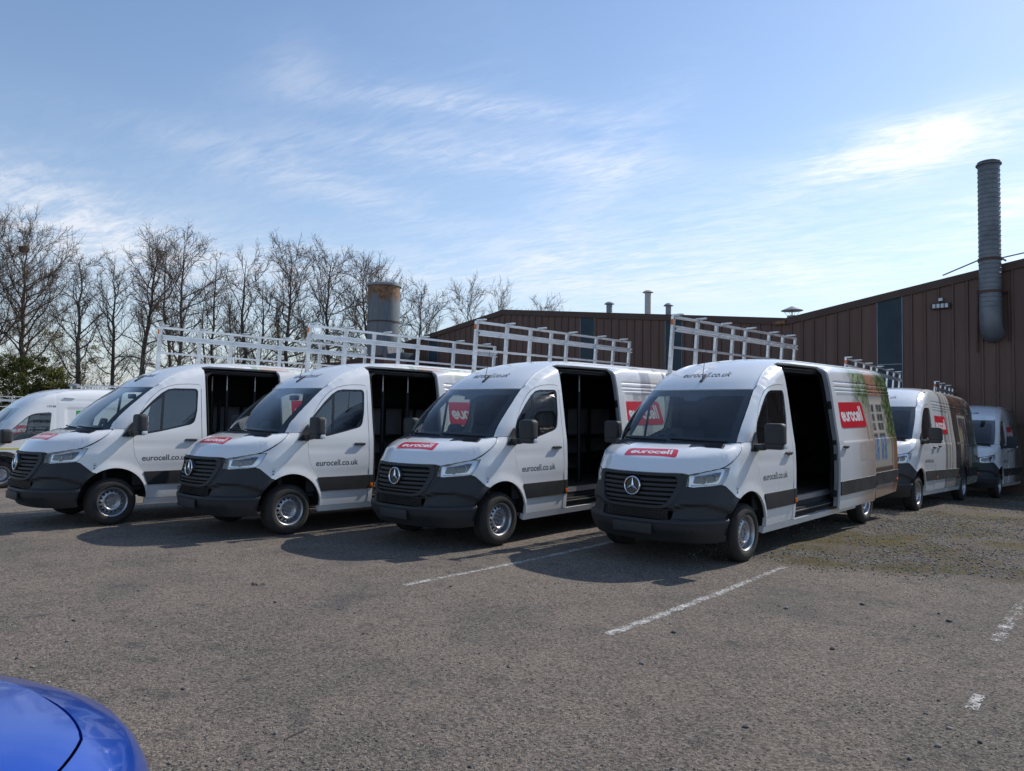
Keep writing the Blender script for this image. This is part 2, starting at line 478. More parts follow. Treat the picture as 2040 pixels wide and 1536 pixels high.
def edge_dist(P, poly):
    d = np.full(len(P), 1e9); n = len(poly)
    for i in range(n):
        a = poly[i]; b = poly[(i + 1) % n]; ab = b - a; L = ab @ ab
        t = np.clip(((P - a) @ ab) / (L + 1e-12), 0, 1)
        d = np.minimum(d, np.hypot(*(P - a - t[:, None] * ab).T))
    return d


def resample(poly, res):
    out = []; n = len(poly)
    for i in range(n):
        a = np.array(poly[i], float); b = np.array(poly[(i + 1) % n], float)
        k = max(1, int(math.ceil(np.linalg.norm(b - a) / res)))
        for j in range(k): out.append(a + (b - a) * j / k)
    out = np.array(out)
    keep = [i for i in range(len(out)) if np.linalg.norm(out[i] - out[i - 1]) > 1e-4]
    return out[keep]


def rpoly(pts, r, seg=5):
    """polygon with rounded corners"""
    out = []; n = len(pts); rr = r if isinstance(r, (list, tuple)) else [r] * n
    P = [np.array(p, float) for p in pts]
    for i in range(n):
        p = P[i]; a = P[i - 1] - p; b = P[(i + 1) % n] - p
        la, lb = np.linalg.norm(a), np.linalg.norm(b)
        k = min(rr[i], la * 0.49, lb * 0.49)
        if k < 1e-4: out.append(tuple(p)); continue
        s0, s1 = p + a / la * k, p + b / lb * k
        for j in range(seg + 1):
            t = j / seg
            out.append(tuple((1 - t) ** 2 * s0 + 2 * t * (1 - t) * p + t * t * s1))
    return out


def spline(pts, n=6):
    """Catmull-Rom through an open list of points"""
    P = np.array(pts, float); P = np.vstack([2 * P[0] - P[1], P, 2 * P[-1] - P[-2]])
    out = []
    for i in range(1, len(P) - 2):
        for j in range(n):
            t = j / n
            out.append(0.5 * ((2 * P[i]) + (-P[i - 1] + P[i + 1]) * t + (2 * P[i - 1] - 5 * P[i] + 4 * P[i + 1] - P[i + 2]) * t ** 2
                              + (-P[i - 1] + 3 * P[i] - 3 * P[i + 1] + P[i + 2]) * t ** 3))
    out.append(P[-2])
    return [tuple(p) for p in out]


def patch(mb, outline, M, res, off=0.0, holes=(), depth=0.02, rows=(), mat=0, offf=None, out=(0, 1, 0), rim_mat=None, rim=True, vres=None):
    """a panel: 2D outline meshed and laid on the mapping M(u, v) -> xyz, with an edge turned inwards"""
    vres = vres or res
    ol = resample(outline, res); hs = [resample(h, res) for h in holes]
    lo, hi = ol.min(0), ol.max(0)
    gu = np.arange(lo[0] + res * 0.5, hi[0], res)
    gv = list(np.arange(lo[1] + vres * 0.5, hi[1], vres))
    if len(rows):
        gv = [g for g in gv if min(abs(g - r_) for r_ in rows) > vres * 0.35] + [r_ for r_ in rows if lo[1] < r_ < hi[1]]
    G = np.array([(a, b) for a in gu for b in gv]) if len(gu) and len(gv) else np.zeros((0, 2))
    if len(G):
        ok = inpoly(G, ol) & (edge_dist(G, ol) > min(res, vres) * 0.4)
        for h in hs: ok &= ~inpoly(G, h) & (edge_dist(G, h) > min(res, vres) * 0.4)
        G = G[ok]
    loops = [ol] + hs
    pts = np.concatenate(loops + [G]); edges = []; k = 0
    for L in loops:
        n = len(L); edges += [(k + i, k + (i + 1) % n) for i in range(n)]; k += n
    vo, _, fo, _, _, _ = delaunay_2d_cdt([Vector(p) for p in pts], edges, [], 1, 1e-6)
    V2 = np.array([(v.x, v.y) for v in vo]); T = np.array(fo)
    cen = V2[T].mean(1)
    keep = inpoly(cen, ol)
    for h in hs: keep &= ~inpoly(cen, h)
    T = T[keep]

    def place(U):
        e = 2e-3
        p = M(U[:, 0], U[:, 1])
        du = M(U[:, 0] + e, U[:, 1]) - M(U[:, 0] - e, U[:, 1]); dv = M(U[:, 0], U[:, 1] + e) - M(U[:, 0], U[:, 1] - e)
        nn = np.cross(du, dv); nn /= np.linalg.norm(nn, axis=1)[:, None] + 1e-12
        o = np.array(out(p) if callable(out) else np.broadcast_to(np.array(out, float), p.shape))
        sg = np.sign((nn * o).sum(1)); sg[sg == 0] = 1
        nn *= sg[:, None]
        d = off + (offf(U[:, 0], U[:, 1], p) if offf else 0.0)
        return p + nn * np.reshape(d, (-1, 1)) if np.ndim(d) else p + nn * d, nn
    P3, N3 = place(V2)
    tn = np.cross(P3[T[:, 1]] - P3[T[:, 0]], P3[T[:, 2]] - P3[T[:, 0]])
    fl = (tn * N3[T].mean(1)).sum(1) < 0
    T[fl] = T[fl][:, ::-1]
    k0 = mb.add(P3, T, mat)
    if rim and depth:
        for L in loops:
            p, nn = place(L); n = len(L)
            mb.add(np.concatenate([p, p - nn * depth]), [(i, (i + 1) % n, n + (i + 1) % n, n + i) for i in range(n)], mat if rim_mat is None else rim_mat)
    return k0, V2, P3
# ------------------------------------------------------------------ vehicle body surface


def pchip(xs, ys):
    xs = np.array(xs, float); ys = np.array(ys, float)
    hgt = np.diff(xs); dl = np.diff(ys) / hgt
    m = np.zeros(len(xs)); m[0], m[-1] = dl[0], dl[-1]
    for i in range(1, len(xs) - 1):
        if dl[i - 1] * dl[i] > 0:
            w1 = 2 * hgt[i] + hgt[i - 1]; w2 = hgt[i] + 2 * hgt[i - 1]
            m[i] = (w1 + w2) / (w1 / dl[i - 1] + w2 / dl[i])
    def f(q):
        q = np.clip(np.asarray(q, float), xs[0], xs[-1])
        i = np.clip(np.searchsorted(xs, q) - 1, 0, len(xs) - 2)
        t = (q - xs[i]) / hgt[i]
        return ((1 + 2 * t) * (1 - t) ** 2) * ys[i] + t * (1 - t) ** 2 * hgt[i] * m[i] + t * t * (3 - 2 * t) * ys[i + 1] + t * t * (t - 1) * hgt[i] * m[i + 1]
    return f


class Loft:
    """outer skin of a van or car given as a rounded plan outline at every height"""
    def __init__(s, xf, w, a, n, rear, ztop, b=0.14):
        s.xf = pchip(*zip(*xf)); s.w = pchip(*zip(*w)); s.a = pchip(*zip(*a)); s.n = pchip(*zip(*n)); s.xr = pchip(*zip(*rear))
        s.ztop = ztop; s.b = b
    def Y(s, x, z):
        x = np.asarray(x, float); z = np.asarray(z, float)
        w = s.w(z); a = s.a(z); x0 = s.xf(z) - a; n = s.n(z)
        q = np.clip((x - x0) / a, 0, 1)
        y = w * (1 - q ** n) ** (1 / n)
        xr = s.xr(z); r = np.clip((xr + s.b - x) / s.b, 0, 1)
        return np.where(x < xr + s.b, y - s.b * (1 - np.sqrt(1 - r * r)), y)
    def X(s, y, z):
        y = np.asarray(y, float); z = np.asarray(z, float)
        w = s.w(z); a = s.a(z); n = s.n(z)
        q = np.clip(np.abs(y) / np.maximum(w, 1e-6), 0, 1)
        return s.xf(z) - a + a * (1 - q ** n) ** (1 / n)
    def Z(s, x, y, zlo=0.9):
        x, y = np.broadcast_arrays(np.asarray(x, float), np.asarray(y, float))
        lo = np.full(x.shape, zlo); hi = np.full(x.shape, s.ztop)
        for _ in range(30):
            mid = (lo + hi) / 2
            ins = (np.abs(y) < s.Y(x, mid)) & (x < s.xf(mid))
            lo = np.where(ins, mid, lo); hi = np.where(ins, hi, mid)
        return (lo + hi) / 2
    def side(s, sg=1): return lambda x, z: np.stack([x, sg * s.Y(x, z), z], 1)
    def top(s, zlo=0.9): return lambda x, y: np.stack([x, y, s.Z(x, y, zlo)], 1)
    def front(s): return lambda y, z: np.stack([s.X(y, z), y, z], 1)
    L = 1.45
    def wrap(s, sg=1):
        def M(U, z):
            w = s.w(z); a = s.a(z); n = s.n(z); x0 = s.xf(z) - a
            ph = np.clip(np.abs(U) / s.L, 0, 1) * np.pi / 2
            y = w * np.sin(ph) ** (2 / n); x = x0 + a * np.cos(ph) ** (2 / n)
            x = np.where(np.abs(U) > s.L, x0 - (np.abs(U) - s.L), x)
            return np.stack([x, sg * np.sign(U) * y, z], 1)
        return M
    def u_of_y(s, y, z): return float(np.arcsin(min(1.0, (abs(y) / float(s.w(z)))) ** (float(s.n(z)) / 2)) / (np.pi / 2) * s.L) * (1 if y >= 0 else -1)
    def u_of_x(s, x, z):
        x0 = float(s.xf(z) - s.a(z))
        if x <= x0: return s.L + x0 - x
        return float(np.arccos(min(1.0, (x - x0) / float(s.a(z))) ** (float(s.n(z)) / 2)) / (np.pi / 2) * s.L)


def sstep(a, b, x):
    t = np.clip((np.asarray(x, float) - a) / (b - a), 0, 1)
    return t * t * (3 - 2 * t)


BIG = Loft(
    xf=[(.25, .90), (.34, .985), (.42, 1.045), (.50, 1.058), (.56, 1.05), (.65, 1.04), (.78, 1.032), (.93, 1.012), (1.03, .99), (1.075, .975), (1.10, .955), (1.16, .90), (1.24, .82), (1.33, .63),
        (1.40, .37), (1.435, .235), (1.47, .215), (1.59, .14), (1.756, -.015), (1.905, -.195), (2.10, -.47), (2.26, -.68), (2.40, -.96), (2.52, -1.31), (2.585, -1.70), (2.62, -2.25)],
    w=[(.25, .93), (.34, .955), (.55, .978), (.80, .988), (1.0, .99), (1.2, .985), (1.36, .976), (1.45, .963), (1.6, .941), (1.8, .914), (2.0, .887), (2.1, .872), (2.2, .856),
       (2.3, .836), (2.4, .81), (2.46, .784), (2.51, .742), (2.55, .676), (2.575, .60), (2.595, .49), (2.61, .33), (2.62, 0.0)],
    a=[(.25, .75), (.45, .85), (.55, .86), (.93, .95), (1.09, 1.0), (1.24, 1.05), (1.33, .97), (1.40, .90), (1.44, .82), (1.6, .62), (1.9, .5), (2.1, .42), (2.3, .45), (2.5, .6), (2.62, .8)],
    n=[(.25, 2.4), (.55, 2.5), (.93, 2.12), (1.09, 2.25), (1.2, 2.5), (1.33, 3.2), (1.42, 4.0), (1.5, 3.8), (1.7, 3.3), (2.1, 3.0), (2.3, 2.7), (2.5, 2.4), (2.62, 2.2)],
    rear=[(.25, -5.98), (.5, -6.05), (1.5, -6.05), (2.2, -5.98), (2.5, -5.88), (2.62, -5.6)], ztop=2.62)

DOOR_SHIFT = Vector((-1.33, 0.115, 0.0))
GROOVES = (2.27, 2.195, 2.14)
ARCH_F = (0.0, 0.375, 0.485)
ARCH_R = (-4.326, 0.36, 0.455)


def arc(cx, cz, r, a0, a1, n=16): return [(cx + r * math.cos(rad(a0 + (a1 - a0) * i / n)), cz + r * math.sin(rad(a0 + (a1 - a0) * i / n))) for i in range(n + 1)]


# ---- lettering
def letter_mesh(text, width, height=None, shear=0.0):
    cu = bpy.data.curves.new('lettering', 'FONT'); cu.body = text; cu.resolution_u = 3; cu.offset = 0.012
    ob = bpy.data.objects.new('lettering', cu); col.objects.link(ob)
    dg = bpy.context.evaluated_depsgraph_get()
    me = bpy.data.meshes.new_from_object(ob.evaluated_get(dg))
    v = np.array([p.co[:2] for p in me.vertices]); f = [tuple(p.vertices) for p in me.polygons]
    bpy.data.objects.remove(ob); bpy.data.curves.remove(cu); bpy.data.meshes.remove(me)
    v -= v.min(0); ext = v.max(0); sx = width / ext[0]; sy = sx if height is None else height / ext[1]
    v = v * (sx, sy); v[:, 0] += shear * v[:, 1]
    return v, f


def stroke_word(word, thick=0.30):
    """rounded lower-case strokes, x-height 1; returns verts, faces, width"""
    V = []; F = []; x = 0.0; k = [0]
    def ribbon(pts, lift):
        P = np.array(pts, float); t = np.gradient(P, axis=0); t /= np.linalg.norm(t, axis=1)[:, None] + 1e-9
        nrm = np.stack([-t[:, 1], t[:, 0]], 1) * thick / 2
        v = np.concatenate([P + nrm, P - nrm]); n = len(P)
        V.append(np.c_[v, np.full(len(v), lift)])
        F.extend([(k[0] + i, k[0] + i + 1, k[0] + n + i + 1, k[0] + n + i) for i in range(n - 1)]); k[0] += 2 * n
        for c, d in ((P[0], -t[0]), (P[-1], t[-1])):
            a0 = math.atan2(d[1], d[0])
            fan = [c] + [c + thick / 2 * np.array([math.cos(a0 + q), math.sin(a0 + q)]) for q in np.linspace(-math.pi / 2, math.pi / 2, 7)]
            V.append(np.c_[np.array(fan), np.full(8, lift)]); F.extend([(k[0], k[0] + i, k[0] + i + 1) for i in range(1, 7)]); k[0] += 8
    r = 0.5 - thick / 2
    def circ(cx, a0, a1, rx=None, n=18):
        rx = rx or r * 0.92
        return [(cx + rx * math.cos(rad(a0 + (a1 - a0) * i / n)), 0.5 + r * math.sin(rad(a0 + (a1 - a0) * i / n))) for i in range(n + 1)]
    for ch in word:
        w = 0.92
        if ch == 'e':
            ribbon(circ(x + .46, 5, 318), 0); ribbon([(x + .14, .46), (x + .46, .49), (x + .78, .53)], 1)
        elif ch == 'u':
            ribbon([(x + .14, .85), (x + .14, .5)] + circ(x + .46, 180, 360)[1:] + [(x + .78, .85)], 0)
        elif ch == 'r':
            w = .68; ribbon([(x + .14, .15), (x + .14, .5)] + circ(x + .46, 180, 70)[1:], 0)
        elif ch == 'o': ribbon(circ(x + .46, 0, 360, n=28), 0)
        elif ch == 'c': w = .84; ribbon(circ(x + .46, 48, 312), 0)
        elif ch == 'l': w = .44; ribbon([(x + .16, 1.42), (x + .16, .8), (x + .16, .15)], 0)
        x += w
    return np.concatenate(V), F, x


def decal(mb, v2, faces, M, origin, ax, ay, off, mat, out):
    """lay flat 2D print (v2) on a mapping: uv = origin + x*ax + y*ay"""
    v2 = np.asarray(v2, float)
    U = np.array(origin) + v2[:, :1] * np.array(ax) + v2[:, 1:2] * np.array(ay)
    lift = v2[:, 2] * 0.0003 if v2.shape[1] > 2 else 0.0
    e = 2e-3
    p = M(U[:, 0], U[:, 1])
    nn = np.cross(M(U[:, 0] + e, U[:, 1]) - p, M(U[:, 0], U[:, 1] + e) - p); nn /= np.linalg.norm(nn, axis=1)[:, None] + 1e-12
    sg = np.sign((nn * np.array(out)).sum(1)); nn *= sg[:, None]
    mb.add(p + nn * (off + np.reshape(lift, (-1, 1)) if np.ndim(lift) else off), faces, mat)


def logo(name, parent, M, quad, out, r=0.07, res=0.06, curve=0.0):
    """red rounded panel with the white word; quad = tl, tr, br, bl in mapping coordinates as read"""
    q = [np.array(p, float) for p in quad]
    mb = MB()
    patch(mb, rpoly([tuple(p) for p in q], r, 6), M, res, off=0.001, depth=0.0009, mat=0, out=out)
    v, f, w = stroke_word('eurocell', 0.27)
    s = v[:, 0] / w; t = v[:, 1] / 1.42
    s = 0.10 + s * 0.82; t = 0.24 + t * 0.56
    P = ((1 - s) * (1 - t))[:, None] * q[3] + (s * (1 - t))[:, None] * q[2] + ((1 - s) * t)[:, None] * q[0] + (s * t)[:, None] * q[1]
    decal(mb, np.c_[P, v[:, 2]], f, M, (0, 0), (1, 0), (0, 1), 0.0016, 1, out)
    return mb.build(name, ['logo_red', 'letter_white'], parent, sharp=None)


def emblem(parent, c, R=0.104, tilt=0.08):
    """ring with a three-pointed star"""
    mb = MB()
    a = np.linspace(0, 2 * np.pi, 41)[:-1]
    ring = np.stack([np.zeros(40), R * np.sin(a), R * np.cos(a)], 1)
    sec = [(0.0085 * math.cos(b), 0.0085 * math.sin(b)) for b in np.linspace(0, 2 * np.pi, 9)[:-1]]
    vs = np.concatenate([[(d, (R + e) * math.sin(t), (R + e) * math.cos(t)) for e, d in sec] for t in a])
    mb.add(vs, [(i * 8 + j, i * 8 + (j + 1) % 8, ((i + 1) % 40) * 8 + (j + 1) % 8, ((i + 1) % 40) * 8 + j) for i in range(40) for j in range(8)])
    for k in range(3):
        t = k * 2 * math.pi / 3; d = np.array([0, math.sin(t), math.cos(t)]); s = np.array([0, math.cos(t), -math.sin(t)])
        b1 = np.array([0, math.sin(t + math.pi / 3), math.cos(t + math.pi / 3)]) * 0.021
        b2 = np.array([0, math.sin(t - math.pi / 3), math.cos(t - math.pi / 3)]) * 0.021
        tip = d * (R - 0.003); ce = np.array([0.014, 0, 0])
        mb.add([ce, b1, tip, b2, tip + np.array([0.004, 0, 0])], [(0, 1, 4), (1, 2, 4), (0, 4, 3), (4, 2, 3)])
    o = mb.build('star_badge', 'chrome', parent, sharp=20)
    A = Matrix.Translation(c) @ Matrix.Rotation(-tilt, 4, 'Y')
    o.data.transform(A)
    return o


# ---- wheel
def make_wheel(parent, cx, side, cy=0.965, cz=0.347, rad_=0.352):
    """wheel > tyre, rim: outer face at y = side*cy"""
    sgn = side
    mb = MB()
    mb.lathe([(0.0, -0.062), (0.034, -0.062), (0.036, -0.072), (0.066, -0.072), (0.069, -0.060), (0.10, -0.054)], 32, 'y')
    for k in range(6):
        a = k * math.pi / 3 + 0.3; x, z = 0.052 * math.cos(a), 0.052 * math.sin(a)
        mb.lathe([(0.0, -0.040), (0.0085, -0.042), (0.011, -0.048), (0.011, -0.074)], 8, 'y', center=(x * 1.18, 0, z * 1.18))
    hub = mb.build('wheel', 'wheel_steel', parent)
    # disc with sixteen ventilation holes
    mb = MB()
    def M(u, v):
        r = np.hypot(u, v)
        y = np.interp(r, [0.098, 0.110, 0.122, 0.135, 0.165, 0.182, 0.193], [-0.053, -0.036, -0.032, -0.036, -0.058, -0.075, -0.082])
        return np.stack([u, y, v], 1)
    outer = [(0.193 * math.cos(a), 0.193 * math.sin(a)) for a in np.linspace(0, 2 * np.pi, 65)[:-1]]
    inner = [(0.098 * math.cos(a), 0.098 * math.sin(a)) for a in np.linspace(0, 2 * np.pi, 49)[:-1]]
    hol = []
    for k in range(16):
        a = k * np.pi / 8; c = (0.157 * math.cos(a), 0.157 * math.sin(a))
        hol.append([(c[0] + 0.0165 * math.cos(b), c[1] + 0.0165 * math.sin(b)) for b in np.linspace(0, 2 * np.pi, 11)[:-1]])
    patch(mb, outer, M, 0.016, holes=[inner] + hol, depth=0.012, out=(0, 1, 0))
    mb.lathe([(0.193, -0.084), (0.196, -0.060), (0.199, -0.028), (0.206, -0.016), (0.219, -0.012), (0.223, -0.020), (0.219, -0.030), (0.205, -0.05), (0.205, -0.2)], 48, 'y')
    rim = mb.build('rim', 'wheel_steel', hub, sharp=50)
    mb = MB()
    mb.lathe([(0.0, -0.115), (0.20, -0.115)], 24, 'y')
    # tyre with grooved tread
    R = rad_
    prof = [(0.212, -0.045), (0.221, -0.020), (0.236, -0.004), (0.268, 0.004), (0.305, -0.004), (0.330, -0.018), (0.3435, -0.036), (R - .002, -0.052), (R, -0.066)]
    for g in (-0.083, -0.110, -0.137, -0.164): prof += [(R, g + 0.007), (R - 0.009, g + 0.005), (R - 0.009, g - 0.005), (R, g - 0.007)]
    prof += [(R, -0.185), (0.342, -0.205), (0.32, -0.228), (0.26, -0.235), (0.215, -0.215)]
    mb.lathe(prof, 72, 'y')
    for k in range(72):                                   # shoulder lugs
        a = k * 2 * np.pi / 72; c, s_ = math.cos(a), math.sin(a)
        for r0, y0, r1, y1 in ((0.333, -0.0185, R + .0012, -0.058),):
            da = 0.024
            pts = [(r, y, a + d) for r, y in ((r0, y0), (r1, y1)) for d in (-da, da)]
            v = [((r + .003) * math.cos(t), y + .003, (r + .003) * math.sin(t)) for r, y, t in pts]
            mb.add(v, [(0, 1, 3, 2)])
    tyre = mb.build('tyre', 'rubber', hub, sharp=28)
    A = Matrix.Translation((cx, side * cy, cz)) @ (Matrix.Identity(4) if side > 0 else Matrix.Rotation(math.pi, 4, 'Z'))
    for o in (hub, rim, tyre): o.data.transform(A)
    return hub
# ------------------------------------------------------------------ the large panel van


def paint_mesh(me, fn, shift=(0.0, 0.0)):
    """print colours on the panel: fn(x, z) -> rgb"""
    n = len(me.vertices); co = np.zeros(n * 3); me.vertices.foreach_get('co', co); co = co.reshape(-1, 3)
    c = np.ones((n, 4)); c[:, :3] = fn(co[:, 0] + shift[0], co[:, 2])
    if 'Col' in me.color_attributes: me.color_attributes.remove(me.color_attributes['Col'])
    at = me.color_attributes.new('Col', 'FLOAT_COLOR', 'POINT')
    at.data.foreach_set('color', c.astype(np.float32).ravel())


def side_relief(x, z):
    d = np.zeros_like(x)
    for g in GROOVES: d -= 0.009 * np.exp(-((z - g) / 0.008) ** 2) * sstep(-3.0, -3.1, x)
    for x0, x1 in ((-4.55, -6.0),):
        d -= 0.010 * sstep(x0 + .02, x0 - .02, x) * sstep(x1 - .02, x1 + .02, x) * sstep(1.36, 1.385, z) * sstep(2.11, 2.085, z)
    d -= 0.007 * np.exp(-((z - 1.372) / 0.009) ** 2) * sstep(-3.9, -4.0, x)
    return d


def door_relief(x, z):
    d = np.zeros_like(x)
    for g in GROOVES: d -= 0.009 * np.exp(-((z - g) / 0.008) ** 2) * sstep(-1.50, -1.60, x)
    d -= 0.011 * sstep(-1.60, -1.64, x) * sstep(-2.98, -2.94, x) * sstep(1.355, 1.385, z) * sstep(2.11, 2.085, z)
    return d


def make_big_van():
    S = BIG; root = thing('panel_van', 'van', 'van')
    L, Rr, TOP, FR, WR = S.side(1), S.side(-1), S.top(), S.front(), S.wrap(1)
    oL, oR, oT, oF = (0, 1, 0), (0, -1, 0), (0, 0, 1), (1, 0, 0)
    outw = lambda p: p - np.array([-0.6, 0, 0.9])

    def gz(x, y): return float(S.Z(x, y))
    SEAM = [(.425, 1.158), (.33, 1.200), (.23, 1.262), (.14, 1.328), (.06, 1.392), (.006, 1.442)]
    gut = [(-0.69, .766), (-0.86, .735), (-1.06, .702), (-1.25, .682), (-1.5, .668), (-2.5, .665), (-5.75, .655)]
    gutl = spline(gut, 6)
    def wsy(z): return float(np.interp(z, [1.44, 1.6, 1.756, 1.905, 2.118], [.858, .852, .838, .815, .765]))
    # ---------------- roof, with the raised swage that follows the gutter
    mb = MB()
    ws_top = [(float(S.X(y, 2.118)), y) for y in np.linspace(-.755, .755, 25)]
    roof = [(x, y) for x, y in gutl][::-1] + [(x, y) for x, y in ws_top[::-1]] + [(x, -y) for x, y in gutl]
    def roof_rel(u, v, p):
        d = np.zeros(len(u))
        for yy in (-.42, -.21, 0, .21, .42): d += 0.008 * np.exp(-((v - yy) / .035) ** 2) * sstep(-1.8, -2.1, u)
        return d
    patch(mb, roof, TOP, 0.075, out=oT, depth=0.03, offf=roof_rel)
    for sg in (1, -1):
        g3 = [(x, sg * (y + .006), gz(x, y) + .002) for x, y in gutl]
        mb.tube(g3, 0.0115, 6)
    mb.build('roof', 'white_paint', root)
    # ---------------- body sides
    door_seam = spline([(-.262, 1.47), (-.322, 1.707 - .09), (-.453, 1.835), (-.622, 2.015), (-.782, 2.118), (-.95, 2.165), (-1.15, 2.182)], 5) + rpoly([(-1.15, 2.182), (-1.338, 2.18), (-1.332, 1.9)], [0, .06, 0], 4)[1:]
    door_low = [(-1.327, 1.25), (-1.332, .372), (-.492, .372), (-.492, .58), (-.452, .70), (-.408, .815), (-.345, .92), (-.292, 1.02), (-.268, 1.14), (-.258, 1.30)]
    door_ol = door_seam + door_low
    gap = 0.005
    for sg, Ms, oo in ((1, L, oL), (-1, Rr, oR)):
        mb = MB()
        # pillar, header over the door and the post behind it
        head = [(x, gz(x, y) - .004) for x, y in gutl if x > -1.42] + [(-1.415, gz(-1.415, .67) - .004), (-1.415, .372), (-1.343, .372), (-1.338, 1.25), (-1.345, 2.0)]
        seam_b = [(x + (.002 if x > -.8 else 0), z + .007) for x, z in door_seam][::-1]
        seam_b = [(-1.349, 2.10)] + [p for p in seam_b if p[1] > 2.11 or p[0] > -1.3]
        wsl = [(float(S.X(wsy(z), z)), z) for z in np.linspace(1.445, 2.116, 14)]
        head = head + seam_b + [(-.245, 1.455)] + wsl
        patch(mb, head, Ms, 0.06, out=oo, depth=0.03)
        # front wing
        hl = [(.346, 1.160), (.397, 1.085), (.449, 1.01), (.499, .962)]
        wing = hl + [(.452, .945), (.36, .86), (.30, .805), (.255, .792)] + arc(*ARCH_F, 58, 176, 30) + [(-.486, .372), (-.486, .58)]
        wing += [(-.446, .703), (-.402, .818), (-.338, .924), (-.286, 1.024), (-.262, 1.14), (-.252, 1.30), (-.252, 1.447), (.004, 1.442)]
        wing += [(x, z - .003) for x, z in SEAM[::-1]]
        def flare(u, v, p):
            r = np.hypot(u - ARCH_F[0], v - ARCH_F[1])
            return 0.016 * sstep(.575, .50, r)
        patch(mb, wing, Ms, 0.05, out=oo, depth=0.03, offf=flare)
        # sill
        patch(mb, [(-.47, .285), (-3.86, .285), (-3.86, .366), (-.47, .366)], Ms, 0.12, out=oo, depth=0.06, off=-.004)
        if sg < 0:                                    # closed right-hand side
            arcr = arc(ARCH_R[0], ARCH_R[1], ARCH_R[2], 180, 0, 16)
            far = [(-1.421, .372), (-1.421, gz(-1.421, .67) - .004)] + [(x, gz(x, y) - .004) for x, y in gutl if x < -1.43] + [(-6.03, 2.30), (-6.045, 1.4), (-6.045, .40), (-4.79, .36)] + arcr + [(-3.86, .372)]
            patch(mb, far, Ms, 0.11, out=oo, depth=0.03)
        mb.build('body_side', 'white_paint', root)
    # left rear quarter carries the printed wrap
    mb = MB()
    arcr = arc(ARCH_R[0], ARCH_R[1], ARCH_R[2], 180, 0, 18)
    far = [(-3.032, .372), (-3.032, gz(-3.032, .665) - .004)] + [(x, gz(x, y) - .004) for x, y in gutl if x < -3.1] + [(-5.98, 2.40), (-6.04, 2.0), (-6.05, 1.4), (-6.05, .40), (-4.79, .36)] + arcr + [(-3.86, .372)]
    patch(mb, far, L, 0.026, out=oL, depth=0.03, rows=[g + d for g in GROOVES + (1.372,) for d in (-.012, 0, .012)], offf=lambda u, v, p: side_relief(u, v))
    # rail over the door opening
    patch(mb, [(-1.421, 2.505), (-3.026, 2.505)] + [(x, gz(x, .667) - .004) for x in np.linspace(-3.026, -1.421, 30)], L, 0.03, out=oL, depth=0.04)
    side_panel = mb.build('side_panel', 'printed_wrap', root)
    # rear face
    mb = MB()
    patch(mb, [(-.84, .40), (.84, .40), (.84, 1.5), (.78, 2.1), (.66, 2.46), (.4, 2.57), (-.4, 2.57), (-.66, 2.46), (-.78, 2.1), (-.84, 1.5)],
          lambda y, z: np.stack([S.xr(z) + 0 * y, y, z], 1), 0.2, out=(-1, 0, 0), depth=0.05)
    mb.build('rear_doors', 'white_paint', root)
    # ---------------- bonnet
    mb = MB()
    fe = [(float(S.X(y, 1.092)) - .004, y) for y in np.linspace(-.56, .56, 25)]
    lamp_top = [(S.u_of_y(.622, 1.08), 1.082), (S.u_of_y(.72, 1.104), 1.106), (S.u_of_x(.60, 1.127), 1.127), (S.u_of_x(.50, 1.146), 1.146)]
    hle = [tuple(WR(np.array([u]), np.array([z]))[0][:2]) for u, z in lamp_top]
    sh = [(x, float(S.Y(x, z + .003)) - .002) for x, z in spline(SEAM, 3)[:-1]]
    zb = lambda y: 1.404 + .034 * (np.abs(y) / .86) ** 4
    ys = np.linspace(.855, -.855, 31)
    back = [(float(S.X(y, zb(y))), y) for y in ys]
    bon = fe + hle + sh + back + [(x, -y) for x, y in sh[::-1]] + [(x, -y) for x, y in hle[::-1]]
    def bon_rel(u, v, p): return 0.010 * sstep(.68, .56, np.abs(v) + .18 * (u - .3)) * sstep(.93, .80, u) * sstep(.30, .40, u + .3 * np.abs(v)) + 0.002
    patch(mb, bon, TOP, 0.045, out=oT, depth=0.03, offf=bon_rel)
    bonnet = mb.build('bonnet', 'white_paint', root)
    for sg in (1, -1):
        mb = MB()
        vent = rpoly([(.488, sg * .41), (.312, sg * .815), (.20, sg * .785), (.332, sg * .375)], .03, 3)
        patch(mb, vent, TOP, 0.05, off=0.006, out=oT, depth=0.0)
        for k in range(4):
            t = (k + .7) / 4.4
            p0 = np.array([.488, .41]) * (1 - t) + np.array([.332, .375]) * t; p1 = np.array([.312, .815]) * (1 - t) + np.array([.20, .785]) * t
            q = np.array([p0 + (p1 - p0) * w for w in np.linspace(.06, .94, 7)])
            p = TOP(q[:, 0], q[:, 1] * sg); mb.tube(p + np.array([0, 0, .012]), 0.007, 5)
        mb.build('air_vent', 'black_plastic', bonnet)
    BT = lambda y, x: np.stack([x, y, S.Z(x, y) + .0145], 1)
    logo('logo', bonnet, BT, [(-.325, .61), (.366, .575), (.435, .762), (-.304, .79)], oT, r=.055, res=.04)
    # cowl under the windscreen
    mb = MB()
    cw = [(y, zb(y) + .004) for y in np.linspace(.845, -.845, 21)] + [(y, 1.455) for y in np.linspace(-.845, .845, 21)]
    patch(mb, cw, FR, 0.06, off=-.010, out=oF, depth=0.02)
    for y0, y1 in ((-.72, -.02), (.02, .78)):
        ys = np.linspace(y0, y1, 8); zz = np.linspace(1.475, 1.455, 8)
        p = np.stack([S.X(ys, zz) + .012, ys, zz], 1); mb.tube(p, .009, 5)
    mb.build('wiper_cowl', 'black_plastic', root)
    # ---------------- windscreen
    mb = MB()
    zs = np.linspace(1.448, 2.108, 14)
